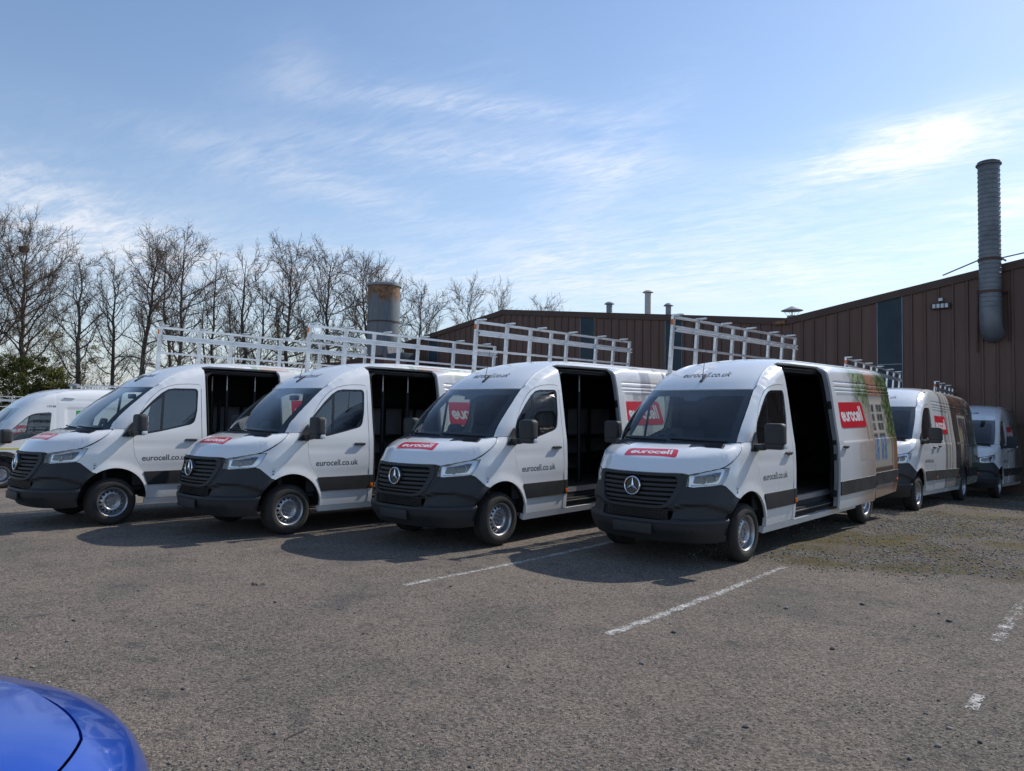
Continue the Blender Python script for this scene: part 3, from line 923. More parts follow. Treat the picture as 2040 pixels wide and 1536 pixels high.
    ws = [(wsy(z) - .008, z) for z in zs] + [(y, 2.112) for y in np.linspace(.70, -.70, 9)] + [(-wsy(z) + .008, z) for z in zs[::-1]] + [(y, 1.442) for y in np.linspace(-.7, .7, 9)]
    patch(mb, ws, FR, 0.06, off=-.004, out=oF, depth=0.0)
    screen = mb.build('windscreen', 'screen_glass', root)
    mb = MB()                                           # black printed border
    inn = [(wsy(z) - .075, z) for z in np.linspace(1.50, 2.03, 10)] + [(.30, 2.035), (.16, 2.01), (.12, 1.965), (-.05, 1.965), (-.10, 2.01), (-.28, 2.035)] + [(-wsy(z) + .075, z) for z in np.linspace(2.03, 1.50, 10)]
    patch(mb, ws, FR, 0.06, off=-.009, holes=[inn], out=oF, depth=0.0)
    mb.build('screen_border', 'gloss_black', screen)
    # ---------------- bumper, one piece wrapped round the nose
    def uy(y, z): return S.u_of_y(y, z)
    def ux(x, z): return S.u_of_x(x, z)
    half = [(uy(.47, .70), .70), (uy(.53, .86), .86), (uy(.575, .94), .940), (uy(.66, .945), .935), (uy(.76, .945), .945), (ux(.50, .955), .955), (ux(.452, .938), .938), (ux(.36, .853), .853),
            (ux(.30, .797), .797), (ux(.25, .785), .785)]
    half += [(ux(x, z), z) for x, z in arc(*ARCH_F, 57, 2, 10)] + [(ux(.46, .30), .30), (ux(.62, .285), .285)]
    loop = half + [(u, .285) for u in np.linspace(1.0, -1.0, 15)] + [(-u, z) for u, z in half[::-1]] + [(u, .685) for u in np.linspace(-.36, .36, 7)]
    intake = rpoly([(-.43, .665), (.43, .665), (.40, .565), (.30, .552), (-.30, .552), (-.40, .565)], .02, 3)
    def bump_rel(u, z, p):
        y = np.abs(p[:, 1])
        topz = np.interp(y, [0, .50, .62, .80, .92, 1.0], [.685, .69, .735, .745, .69, .60])
        m = sstep(.545, .575, z) * sstep(topz + .012, topz - .022, z) * sstep(.985, .95, y)
        d = -0.040 * m
        d += 0.010 * np.exp(-((z - .53) / .022) ** 2) * sstep(.99, .93, y)
        d -= 0.010 * sstep(.43, .405, z) * sstep(.30, .34, z) * sstep(.9, .7, y)
        d += 0.016 * sstep(.575, .50, np.hypot(p[:, 0] - ARCH_F[0], p[:, 2] - ARCH_F[1])) * sstep(.85, .93, y) * sstep(.55, .72, z)
        pod = sstep(.44, .50, y) * sstep(.64, .60, y - (z - .57) * .3)
        d += 0.022 * m * (1 - sstep(.46, .66, y + (z - .56) * 1.0))
        return d
    mb = MB()
    patch(mb, loop, WR, 0.028, holes=[intake], out=outw, depth=0.05, offf=bump_rel)
    bumper = mb.build('bumper', 'black_plastic', root)
    mb = MB(); mb.bbox((1.055, -.255, .385), (1.082, .285, .505), .012); mb.build('plate_holder', 'black_plastic', bumper)
    mb = MB()
    for z in (.578, .598, .618, .638): mb.bar((1.02, -.41, z), (1.02, .41, z), .02, .004)
    for y in np.linspace(-.40, .40, 17): mb.bar((1.015, y, .555), (1.015, y, .665), .006, .006)
    mb.box((.94, -.43, .55), (.95, .43, .67))
    mb.build('intake_mesh', 'rack_black', bumper)
    for sg in (1, -1):
        for y, z in ((.70, .44),):
            mb = MB(); x = float(S.X(y, z)); mb.lathe([(0, .006), (.011, .006), (.013, 0), (.013, -.02)], 10, 'z')
            o = mb.build('parking_sensor', 'gloss_black', bumper)
            o.data.transform(Matrix.Translation((x + .002, sg * y, z)) @ Matrix.Rotation(rad(90), 4, 'Y'))
    # ---------------- grille
    mb = MB()
    go = rpoly([(-.565, 1.083), (.565, 1.083), (.585, .98), (.52, .80), (.455, .705), (.35, .684), (-.35, .684), (-.455, .705), (-.52, .80), (-.585, .98)], .05, 4)
    gi = rpoly([(-.515, 1.058), (.515, 1.058), (.52, .97), (.47, .82), (.42, .735), (.33, .715), (-.33, .715), (-.42, .735), (-.47, .82), (-.52, .97)], .045, 4)
    patch(mb, go, FR, 0.05, off=.014, holes=[gi], out=oF, depth=0.05)
    outer2 = [(-.63, 1.075), (-.63, .945), (-.545, .80), (-.47, .70), (.47, .70), (.545, .80), (.63, .945), (.63, 1.075)]
    patch(mb, outer2, FR, 0.05, off=.004, holes=[[(p[0] * .97, 0.89 + (p[1] - .89) * .97) for p in go]], out=oF, depth=0.05)
    grille = mb.build('grille', 'black_plastic', root)
    mb = MB(); patch(mb, [(p[0] * 1.02, .89 + (p[1] - .89) * 1.02) for p in gi], FR, 0.08, off=-.055, out=oF, depth=0.0); mb.build('grille_backing', 'dark_gap', grille)
    for zc, hh in ((1.012, .030), (.955, .030), (.905, .030), (.850, .030), (.795, .030), (.748, .022)):
        mb = MB()
        yw = float(np.interp(zc, [.715, .735, .82, .97, 1.06], [.33, .42, .47, .52, .515])) + .012
        patch(mb, [(-yw, zc - hh / 2), (yw, zc - hh / 2), (yw, zc + hh / 2), (-yw, zc + hh / 2)], FR, 0.06, off=-.004 if int(zc * 1000) not in (955, 850) else .006, out=oF, depth=0.045, vres=.008,
              offf=None)
        mb.build('slat', 'black_plastic', grille)
    mb = MB(); mb.lathe([(0, .0), (.105, .0), (.112, -.01), (.112, -.06)], 36, 'z')
    o = mb.build('badge_plate', 'gloss_black', grille)
    cb = Vector((float(S.X(0, .932)) + .022, 0, .932))
    o.data.transform(Matrix.Translation(cb) @ Matrix.Rotation(rad(90 - 5), 4, 'Y'))
    emblem(grille, cb + Vector((.010, 0, 0)), R=.105)
    # ---------------- headlights
    for sg in (1, -1):
        WS = S.wrap(sg)
        ho = [(uy(.602, .944), .944), (uy(.622, 1.075), 1.074)]
        ho += [(uy(.72, 1.10), 1.100), (ux(.60, 1.122), 1.122), (ux(.48, 1.146), 1.146), (ux(.352, 1.156), 1.156), (ux(.40, 1.082), 1.082), (ux(.452, 1.008), 1.008), (ux(.505, .962), .962), (ux(.58, .95), .952), (uy(.75, .937), .944), (uy(.67, .93), .934)]
        ho = [(u, z) for u, z in ho]
        ho = rpoly(ho, .012, 2)
        cu = np.mean([p[0] for p in ho]); cz = np.mean([p[1] for p in ho])
        shr = [(cu + (u - cu) * .985, cz + (z - cz) * .97) for u, z in ho]
        mb = MB()                                        # bowl
        def bowl(u, z, p): return -0.030 - 0.03 * sstep(.0, .06, np.minimum(np.abs(u - cu) * 0 + .06, .06))
        patch(mb, shr, WS, 0.03, off=-.045, out=outw, depth=-.046)
        head = mb.build('headlight', 'lamp_shell', root)
        mb = MB(); patch(mb, ho, WS, 0.04, off=.004, out=outw, depth=0.012); mb.build('lens', 'lamp_glass', head)
        mb = MB(); bz_ = [(cu - .005 + (u - cu) * .66, cz + .006 + (z - cz) * .62) for u, z in ho]
        patch(mb, rpoly(bz_, .02, 2), WS, .03, off=-.034, out=outw, depth=.012); mb.build('bezel', 'lamp_bezel', head)
        mb = MB()
        for uu, z, r in ((cu - .075, 1.018, .040), (cu + .045, 1.045, .043)):
            q = WS(np.array([uu, uu + .01]), np.array([z, z])); q2 = WS(np.array([uu]), np.array([z + .01]))[0]
            nn = np.cross(q[1] - q[0], q2 - q[0]); nn /= np.linalg.norm(nn); nn *= np.sign(nn @ (q[0] - np.array([-.6, 0, .9])))
            fw = (nn * .6 + np.array([.8, 0, 0])); fw /= np.linalg.norm(fw)
            prof = [(.001, -.020), (.010, -.012), (.014, -.022), (r * .62, -.030), (r * .86, -.016), (r, .004), (r + .005, .006), (r + .006, -.004)]
            t = MB(); t.lathe(prof, 24, 'z'); c = q[0] - nn * .026
            mb.merge(t, Matrix.Translation(c) @ Vector(fw).to_track_quat('Z', 'Y').to_matrix().to_4x4())
        mb.build('reflector', 'chrome', head)
        mb = MB(); patch(mb, [(cu - .20, .952), (cu + .16, .962), (cu + .16, .976), (cu - .20, .968)], WS, 0.05, off=-.02, out=outw, depth=.02); mb.build('light_bar', 'letter_white', head)
    # ---------------- front doors
    win = [(-.272, 1.343), (-.45, 1.372), (-.66, 1.408), (-.90, 1.462)] + rpoly([(-.90, 1.462), (-1.215, 1.535), (-1.268, 1.75)], [0, .09, 0], 5)[1:] + rpoly([(-1.268, 1.75), (-1.296, 2.115), (-.90, 2.105)], [0, .075, 0], 5)[1:]
    win += [(-.80, 2.085), (-.70, 2.025), (-.56, 1.90), (-.42, 1.755), (-.33, 1.655), (-.274, 1.585)]
    main = rpoly([(-.705, 1.443), (-.90, 1.488), (-1.19, 1.556), (-1.248, 1.76), (-1.268, 2.085), (-.90, 2.075), (-.80, 2.055), (-.752, 2.02)], [.015, .1, .06, .1, .05, .2, .04, .02], 4)
    quar = rpoly([(-.300, 1.385), (-.45, 1.403), (-.662, 1.438), (-.708, 1.965), (-.56, 1.85), (-.43, 1.715), (-.34, 1.615)], [.02, .05, .012, .03, .05, .05, .02], 3)
    for sg, Ms, oo in ((1, L, oL), (-1, Rr, oR)):
        mb = MB()
        def drel(u, v, p): return -0.006 * np.exp(-((v - (1.20 + .02 * (u + .3))) / .02) ** 2) - 0.005 * sstep(.92, .86, v)
        patch(mb, door_ol, Ms, 0.045, holes=[win], out=oo, depth=0.035, offf=drel)
        door = mb.build('front_door', 'white_paint', root)
        mb = MB(); patch(mb, win, Ms, 0.05, holes=[main, quar], off=-.010, out=oo, depth=0.012); mb.build('window_frame', 'gloss_black', door)
        mb = MB(); patch(mb, main, Ms, 0.08, off=-.014, out=oo, depth=0.0); mb.build('window', 'door_glass', door)
        mb = MB(); patch(mb, quar, Ms, 0.08, off=-.014, out=oo, depth=0.0); mb.build('quarter_window', 'door_glass', door)
        mb = MB(); ye = float(S.Y(-1.15, 1.265))
        mb.bbox((-1.235, ye - .012, 1.240), (-1.055, ye + .006, 1.290), .018, 1)
        mb.bbox((-1.245, ye + .012, 1.256), (-1.045, ye + .040, 1.288), .013, 0)
        mb.bbox((-1.235, ye + .000, 1.246), (-1.06, ye + .030, 1.258), .005, 1)
        if sg < 0: mb.v = [v * np.array([1, -1, 1]) for v in mb.v]
        mb.build('door_handle', ['black_plastic', 'chrome'], door)
        mb = MB(); patch(mb, rpoly([(-.485, .585), (-1.327, .585), (-1.327, .790), (-.425, .790), (-.452, .70)], .012, 2), Ms, 0.1, off=.014, out=oo, depth=0.018); mb.build('rub_strip', 'black_plastic', door)
        if sg > 0:
            v, f = letter_mesh('eurocell.co.uk', .735, .088)
            mb = MB(); decal(mb, v, f, Ms, (-.392, .955), (-1, 0), (0, 1), .0008, 0, oo); mb.build('lettering', 'letter_dark', door, sharp=None)
        # mirror: foot on the quarter panel, arm, shell, glass
        mb = MB()
        sail = rpoly([(-.082, 1.332), (-.268, 1.326), (-.272, 1.57), (-.245, 1.55)], [.02, .01, .01, .01], 3)
        patch(mb, sail, Ms, 0.05, off=.016, out=oo, depth=0.03)
        mb.bbox((-.285, .93, 1.345), (-.165, 1.10, 1.425), .03)
        mb.bbox((-.320, 1.035, 1.360), (-.185, 1.315, 1.435), .032)
        mb.bbox((-.335, 1.085, 1.400), (-.185, 1.330, 1.680), .055, seg=4)
        if sg < 0: mb.v = [mb.v[0]] + [v * np.array([1, -1, 1]) for v in mb.v[-3:]] if len(mb.v) == 4 else [mb.v[0], mb.v[1]] + [v * np.array([1, -1, 1]) for v in mb.v[2:]]
        mir = mb.build('wing_mirror', 'black_plastic', root, sharp=50)
        mb = MB(); mb.bbox((-.341, 1.11 if sg > 0 else -1.305, 1.435), (-.332, 1.305 if sg > 0 else -1.11, 1.655), .004); mb.build('mirror_glass', 'chrome', mir)
        mb = MB(); mb.bbox((-.325, 1.300 if sg > 0 else -1.332, 1.37), (-.245, 1.332 if sg > 0 else -1.300, 1.425), .010); mb.build('indicator', 'led_face', mir)
        # strip on the post and its side marker
        mb = MB(); patch(mb, rpoly([(-1.343, .585), (-1.412, .585), (-1.412, .790), (-1.343, .790)], .008, 2), Ms, 0.1, off=.014, out=oo, depth=.018); mb.build('rub_strip', 'black_plastic', root)
        mb = MB(); ye = float(S.Y(-1.37, .63)); mb.bbox((-1.405, ye + .008, .600), (-1.352, ye + .026, .662), .008)
        if sg < 0: mb.v = [v * np.array([1, -1, 1]) for v in mb.v]
        mb.build('side_marker', 'orange_lamp', root)
        x0 = -3.04 if sg > 0 else -1.43
        mb = MB(); patch(mb, rpoly([(x0, .585), (-3.93, .585), (-3.955, .62), (-3.99, .70), (-3.94, .70), (-3.90, .79), (x0, .79)], .01, 2) if False else rpoly([(x0, .585), (-3.855, .585), (-3.905, .790), (x0, .790)], .01, 2), Ms, .1, off=.014, out=oo, depth=.018); mb.build('rub_strip', 'black_plastic', root); mb = MB()
        patch(mb, rpoly([(-4.765, .585), (-6.03, .585), (-6.03, .790), (-4.70, .790)], .01, 2), Ms, .1, off=.014, out=oo, depth=.018)
        mb.build('rub_strip', 'black_plastic', root)
        for x in (-3.55, -5.85):
            mb = MB(); ye = float(S.Y(x, .62)); mb.bbox((x - .035, ye + .008, .600), (x + .035, ye + .026, .645), .008)
            if sg < 0: mb.v = [v * np.array([1, -1, 1]) for v in mb.v]
            mb.build('side_marker', 'orange_lamp', root)
    # small dealer sticker on the wing
    mb = MB(); patch(mb, [(.292, .845), (.257, .845), (.257, .945), (.292, .945)], L, .02, off=.003, out=oL, depth=.0)
    patch(mb, [(.288, .852), (.268, .852), (.268, .872), (.288, .872)], L, .02, off=.004, out=oL, depth=.0, mat=1); patch(mb, [(.288, .90), (.262, .90), (.262, .91), (.288, .91)], L, .02, off=.004, out=oL, depth=.0, mat=1)
    mb.build('sticker', ['paper', 'letter_dark'], root)
    # ---------------- sliding door (built shut; slid back on the vans that stand open)
    mb = MB()
    sd = rpoly([(-1.424, .372), (-1.424, 2.495), (-3.024, 2.495), (-3.024, .372)], [.03, .03, .03, .03], 3)
    patch(mb, sd, L, 0.024, out=oL, depth=0.03, rows=[g + d for g in GROOVES + (1.37,) for d in (-.012, 0, .012)], offf=lambda u, v, p: door_relief(u, v))
    sl = mb.build('sliding_door', 'printed_wrap', root)
    mb = MB()                                              # inner frame and leading edge
    for z0, z1, d in ((.42, 2.47, .07),):
        zz = np.linspace(z0, z1, 26); y = S.Y(np.full(26, -1.45), zz)
        v = np.concatenate([np.c_[np.full(26, -1.432), y - .028, zz], np.c_[np.full(26, -1.445), y - .10, zz], np.c_[np.full(26, -1.54), y - .10, zz], np.c_[np.full(26, -1.54), y - .13, zz], np.c_[np.full(26, -2.98), y - .13, zz]])
        mb.add(v, [(k * 26 + i, k * 26 + i + 1, (k + 1) * 26 + i + 1, (k + 1) * 26 + i) for k in range(4) for i in range(25)])
    mb.build('door_inner', 'lining_board', sl)
    mb = MB()
    for z0, z1 in ((1.86, 1.98), (1.33, 1.40), (1.10, 1.2), (.56, .66)): mb.bbox((-1.47, .86 if z0 < 1.5 else .80, z0), (-1.43, .93 if z0 < 1.5 else .87, z1), .008)
    zz = np.linspace(.46, 2.42, 20); mb.tube(np.c_[np.full(20, -1.455), S.Y(np.full(20, -1.45), zz) - .085, zz], .012, 6)
    mb.build('door_latch', 'rack_black', sl)
    mb = MB(); ye = float(S.Y(-1.62, 1.292))
    mb.bbox((-1.715, ye - .012, 1.268), (-1.535, ye + .006, 1.318), .018, 1); mb.bbox((-1.725, ye + .012, 1.284), (-1.525, ye + .040, 1.316), .013, 0); mb.bbox((-1.715, ye, 1.272), (-1.54, ye + .03, 1.286), .005, 1)
    mb.build('door_handle', ['black_plastic', 'chrome'], sl)
    mb = MB(); patch(mb, rpoly([(-1.428, .585), (-3.02, .585), (-3.02, .790), (-1.428, .790)], .01, 2), L, .1, off=.014, out=oL, depth=.018); mb.build('rub_strip', 'black_plastic', sl)
    logo('logo', sl, lambda x, z: np.stack([x, S.Y(x, z) + 0 * x - .006, z], 1), [(-1.462, 1.962), (-2.645, 1.975), (-2.775, 1.580), (-1.668, 1.575)], oL, r=.075, res=.05)
    # ---------------- opening: jamb, rails, load space
    mb = MB()
    jo = rpoly([(-1.424, .372), (-1.424, 2.495), (-3.024, 2.495), (-3.024, .372)], .03, 2)
    ji = rpoly([(-1.475, .445), (-1.470, 2.405), (-2.965, 2.405), (-2.965, .445)], [.02, .16, .16, .02], 6)
    patch(mb, jo, L, 0.07, off=-.062, holes=[ji], out=oL, depth=.05)
    mb.build('door_jamb', 'rack_black', root)
    mb = MB()
    y = float(S.Y(-2, 2.43)); mb.box((-3.02, y - .12, 2.425), (-1.43, y - .03, 2.432)); mb.box((-3.02, y - .14, 2.47), (-1.43, y - .04, 2.476))
    ring = [np.array(p) for p in resample(ji, .05)]
    pr = L(np.array([p[0] for p in ring]), np.array([p[1] for p in ring])); pr[:, 1] -= .060
    mb.tube(np.vstack([pr, pr[:1]]), .010, 6)
    mb.build('door_rail', 'rubber', root)
    mb = MB()
    mb.box((-5.95, -.86, .60), (-1.40, .86, .625), 1)                        # floor
    mb.add([(-5.95, -.89, .6), (-1.40, -.89, .6), (-1.40, -.74, 2.40), (-5.85, -.74, 2.40)], [(0, 1, 2, 3)], 0)                       # far wall
    mb.box((-5.80, -.795, 2.395), (-1.40, .66, 2.42), 0)                       # ceiling
    bz = np.linspace(.5, 2.48, 15); bl = [(-1.418, -float(S.Y(-1.418, z)) + .012, z) for z in bz] + [(-1.418, float(S.Y(-1.418, z)) - .012, z) for z in bz]
    mb.add(bl, [(i, i + 1, 16 + i, 15 + i) for i in range(14)], 0)                        # bulkhead
    bl = [(-5.70, -float(S.Y(-5.70, z)) + .012, z) for z in bz] + [(-5.70, float(S.Y(-5.70, z)) - .012, z) for z in bz]
    mb.add(bl, [(i, i + 1, 16 + i, 15 + i) for i in range(14)], 0)
    bl = [(x, float(S.Y(x, z)) - .045, z) for x in (-3.06, -5.70) for z in bz]
    mb.add(bl, [(i, i + 1, 16 + i, 15 + i) for i in range(14)], 0)
    for x0 in np.arange(-5.8, -1.6, .72):                                    # pale boards between the shelving
        for z0, z1 in ((.72, .98), (1.02, 1.30), (1.36, 1.85)): mb.box((x0 + .04, -.855 + .083 * (z1 - .6) , z0), (x0 + .68, -.848 + .083 * (z1 - .6), z1), 2)
    mb.build('load_space', ['cargo_lining', 'floor_ply', 'lining_board'], root, smooth=False)
    mb = MB()
    for z in (1.00, 1.33, 1.90): mb.bar((-5.6, -.62, z), (-1.48, -.62, z), .42, .045)
    for x in (-1.52, -2.3, -3.1, -3.9, -4.7): mb.bar((x, -.42, .63), (x, -.42, 1.95), .045, .045)
    mb.build('shelving', 'rack_black', root, smooth=False)
    for x, y in ((-2.08, .30), (-2.62, .30), (-2.1, -.30)):
        mb = MB(); mb.tube([(x, y, .63), (x, y, 2.12)], .032, 10, 0); mb.tube([(x, y, 2.12), (x, y, 2.46)], .014, 8, 1)
        mb.build('load_post', ['rack_black', 'aluminium'], root)
    mb = MB()
    mb.box((-2.99, .80, .585), (-1.43, .865, .648), 0); mb.box((-2.99, .865, .578), (-1.43, .868, .60), 0)
    mb.box((-2.99, .80, .47), (-1.43, .86, .585), 1)
    mb.box((-2.99, .62, .45), (-1.43, .945, .462), 1)
    mb.box((-2.99, .900, .463), (-1.43, .945, .468), 0)
    mb.build('step', ['aluminium', 'black_plastic'], root, smooth=False)
    # ---------------- cab
    mb = MB()
    mb.box((-1.39, -.80, .50), (.15, .80, .56)); mb.box((.05, -.80, .50), (.10, .80, 1.30))
    prof = [(.20, 1.36), (.16, 1.415), (-.10, 1.405), (-.26, 1.37), (-.33, 1.28), (-.34, 1.05), (-.2, .8)]
    n = len(prof); ys = np.linspace(-.83, .83, 13)
    v = [(x - .16 * (abs(y) / .83) ** 2.5 * (1 if x > .1 else .3), y, z + (.045 if -.62 < y < -.2 and -.3 < x < .0 else 0)) for y in ys for x, z in prof]
    mb.add(v, [(i * n + j, i * n + j + 1, (i + 1) * n + j + 1, (i + 1) * n + j) for i in range(12) for j in range(n - 1)])
    mb.build('dashboard', 'cab_trim', root, sharp=60)
    mb = MB()
    o2 = rpoly([(-.02, 1.36), (.30, 1.36), (.27, 1.60), (.02, 1.60)], .05, 4); i2 = rpoly([(.07, 1.46), (.21, 1.46), (.19, 1.52), (.09, 1.52)], .03, 3)
    patch(mb, [(y - .32, z) for y, z in o2], lambda y, z: np.stack([-.16 - .25 * (z - 1.36), y, z], 1), .06, holes=[[(y - .32, z) for y, z in i2]], out=oF, depth=.03)
    mb.build('screen_hood', 'cab_trim', root)
    mb = MB()
    t = MB(); a = np.linspace(0, 2 * np.pi, 33)
    t.tube([(.19 * math.cos(q), .19 * math.sin(q), 0) for q in a], .016, 8, caps=False)
    t.bar((-.18, 0, 0), (.18, 0, 0), .05, .02); t.bar((0, 0, 0), (0, -.18, 0), .05, .02); t.bbox((-.07, -.07, -.02), (.07, .07, .03), .02)
    mb.merge(t, Matrix.Translation((-.46, -.42, 1.33)) @ Matrix.Rotation(rad(-62), 4, 'Y') @ Matrix.Rotation(rad(90), 4, 'Z'))
    mb.tube([(-.46, -.42, 1.33), (-.2, -.42, 1.2)], .04, 8)
    mb.build('steering_wheel', 'cab_trim', root)
    for y in (-.43, .43):
        mb = MB()
        wd = .26 if y < 0 else .42
        mb.bbox((-1.02, y - wd, .78), (-.50, y + wd, .95), .05)
        R_ = Matrix.Translation((-1.0, y, .9)) @ Matrix.Rotation(rad(-10), 4, 'Y')
        for dy in ((0,) if y < 0 else (-.21, .21)):
            mb.bbox((-.07, dy - .24 if y < 0 else dy - .205, 0), (.07, dy + .24 if y < 0 else dy + .205, .66), .05, M=R_)
            mb.bbox((-.05, dy - .13, .69), (.05, dy + .13, .87), .04, M=R_)
        mb.build('seat', 'seat_cloth', root, sharp=60)
    mb = MB()
    mb.add([(-1.38, -.88, .55), (-1.38, .88, .55), (-1.38, .70, 2.42), (-1.38, -.70, 2.42)], [(0, 1, 2, 3)])
    mb.box((-1.37, -.78, 2.13), (-.78, .78, 2.15))
    mb.bbox((-.62, -.10, 1.93), (-.55, .10, 2.01), .02)
    for sg in (1, -1):
        mb.box((-1.32, sg * .88 - .01, .58), (-.30, sg * .88 + .01, 1.36))
        mb.tube([(-1.33, sg * .84, .6), (-1.34, sg * .84, 1.5), (-1.35, sg * .78, 2.14)], .05, 8)
        mb.tube([(-.02, sg * .82, 1.42), (-.40, sg * .80, 1.80), (-.72, sg * .73, 2.09)], .035, 8)
    mb.build('cab_lining', 'cab_trim', root)
    # ---------------- underside and wheel wells
    mb = MB()
    mb.box((-5.95, -.66, .40), (.55, .66, .59)); mb.box((-3.75, -.93, .40), (-.55, .93, .50)); mb.box((-5.95, -.93, .42), (-4.85, .93, .58)); mb.box((.0, -.58, .40), (.62, .58, .98))
    for cx, cz, r in (ARCH_F, ARCH_R):
        for sg in (1, -1):
            a = np.linspace(0, np.pi, 17)
            v = np.concatenate([np.c_[cx + (r + .02) * np.cos(a), np.full(17, sg * yy), cz + (r + .02) * np.sin(a)] for yy in (.58, .95)])
            mb.add(v, [(i, i + 1, 18 + i, 17 + i) for i in range(16)])
            mb.box((cx - r, sg * .58 - .005, .45), (cx + r, sg * .58 + .005, .9))
    mb.build('underside', 'dark_gap', root, smooth=False)
    # ---------------- wheels
    for cx in (0.0, -4.326):
        for sg in (1, -1): make_wheel(root, cx, sg)
    # ---------------- aerial and roof lettering
    mb = MB()
    x0, z0 = -.66, 2.225
    mb.bbox((-.095, -.022, -.012), (.075, .022, .034), .016, M=Matrix.Translation((-.69, 0, 2.243)) @ Matrix.Rotation(rad(31), 4, 'Y'), seg=3)
    mb.tube([(-.665, 0, 2.25), (-.715, 0, 2.45), (-.765, 0, 2.70)], [.006, .004, .003], 6)
    mb.build('aerial', 'black_plastic', root)
    v, f = letter_mesh('eurocell.co.uk', .72, .105)
    mb = MB(); decal(mb, v, f, FR, (-.362, 2.295), (1, 0), (0, .66), .0012, 0, (1, 0, .6)); mb.build('lettering', 'letter_dark', root, sharp=None)
    # ---------------- glazing rack on the far side: posts, rails, planks, stops
    yt, yb = -.865, -1.00
    mb = MB()
    mb.bar((-1.33, yt, 3.262), (-5.99, yt, 3.262), .045, .038); mb.bar((-1.36, yt - .03, 2.80), (-5.99, yt - .03, 2.80), .032, .034)
    mb.bar((-1.36, yb + .01, 2.38), (-5.99, yb + .01, 2.38), .03, .04)
    rack = mb.build('glass_rack', 'aluminium', root, sharp=30)
    for x in (-1.36, -2.108, -2.734, -3.328, -3.806, -4.764, -5.375, -5.965):
        mb = MB(); mb.bar((x, yb - .03, .80), (x, yb - .03, 1.2), .05, .03, up=(0, 1, 0)); mb.bar((x, yb - .03, 1.2), (x, yt, 3.25), .062, .042, up=(0, 1, 0)); mb.build('rack_post', 'aluminium', rack)
        mb = MB(); mb.bbox((x - .05, yt + .012, 3.035), (x - .022, yt + .035, 3.06), .004); mb.bbox((x - .05, yt + .012, 3.10), (x - .022, yt + .035, 3.125), .004); mb.build('clamp', 'aluminium', rack)
    mb = MB()
    z0, z1 = 3.035, 3.128
    prof = [(0, z0), (.018, z0), (.018, z0 + .018), (.008, z0 + .022), (.008, z0 + .036), (.016, z0 + .040), (.016, z0 + .052), (.008, z0 + .056), (.008, z0 + .072), (.018, z0 + .076), (.018, z1), (0, z1)]
    v = [(x, yt + .024 + d, z) for x in (-1.40, -5.95) for d, z in prof]; n = len(prof)
    mb.add(v, [(j, (j + 1) % n, n + (j + 1) % n, n + j) for j in range(n)] + [tuple(range(n)), tuple(range(n, 2 * n))])
    mb.build('plank', 'aluminium', rack, sharp=20)
    for x in (-1.44, -2.156, -3.02, -3.952, -4.91, -5.69):
        mb = MB(); mb.bbox((x - .04, yt - .05, 3.292), (x + .04, yt + .115, 3.312), .004); mb.box((x - .02, yt - .02, 3.27), (x + .02, yt + .02, 3.302)); mb.build('rack_stop', 'aluminium', rack)
    mb = MB(); mb.bbox((-1.336, yt - .025, 3.14), (-1.322, yt + .02, 3.225), .004); mb.build('reflector', 'orange_lamp', rack)
    return root
# ------------------------------------------------------------------ where the vans stand
VANS = {  # x, y, z, yaw, tilt (degrees)
    'A': (-6.719, 11.838, 0.0, -131.914, -0.19), 'B': (-3.846, 11.233, 0.0, -133.147, -0.17),
    'C': (-0.834, 10.572, 0.0, -131.865, 0.646), 'D': (2.186, 9.678, 0.0, -133.253, 0.836),
    'E': (7.448, 15.456, -0.048, -131.76, -1.428), 'F': (12.47, 20.60, -0.289, -131.67, -1.78),
    'T': (-13.771, 19.616, -0.305, -132.0, 0.0), 'H': (-23.943, 32.075, -0.946, -132.0, 0.0)}


def van_frame(k):
    x, y, z, yaw, tilt = VANS[k]
    return (x, y, z), (0.0, rad(tilt), rad(yaw))


def contacts():
    P = []
    for k in VANS:
        loc, rot = van_frame(k)
        Mx = Matrix.LocRotScale(Vector(loc), __import__('mathutils').Euler(rot), None)
        for x in (0.0, -4.326):
            for y in (.88, -.88): P.append(tuple(Mx @ Vector((x, y, -0.006))))
    for x, y in [(a, b) for a in (-12, -6, 0, 6, 12) for b in (-4, 1, 5)]: P.append((x, y, 0.0))
    for x, y, z in ((-31, 50, -1.1), (-20, 50, -.95), (-10, 50, -.7), (12.5, 25.8, -.40), (17, 22, -.42), (6, 30, -.3), (0, 37, -.4), (-45, 45, -1.3), (14, 13, -.15), (20, 15, -.3)): P.append((x, y, z))
    return np.array(P)


_C = contacts(); _LS = 6.0
_K = np.exp(-(((_C[:, None, :2] - _C[None, :, :2]) ** 2).sum(-1)) / (2 * _LS ** 2))
_W = np.linalg.solve(_K + 2e-3 * np.eye(len(_C)), _C[:, 2])


def ground_z(x, y):
    x = np.asarray(x, float); y = np.asarray(y, float)
    d = np.exp(-((x[..., None] - _C[:, 0]) ** 2 + (y[..., None] - _C[:, 1]) ** 2) / (2 * _LS ** 2))
    return np.clip(d @ _W, -1.4, .12)


def gz1(x, y): return float(ground_z(np.array(x), np.array(y)))


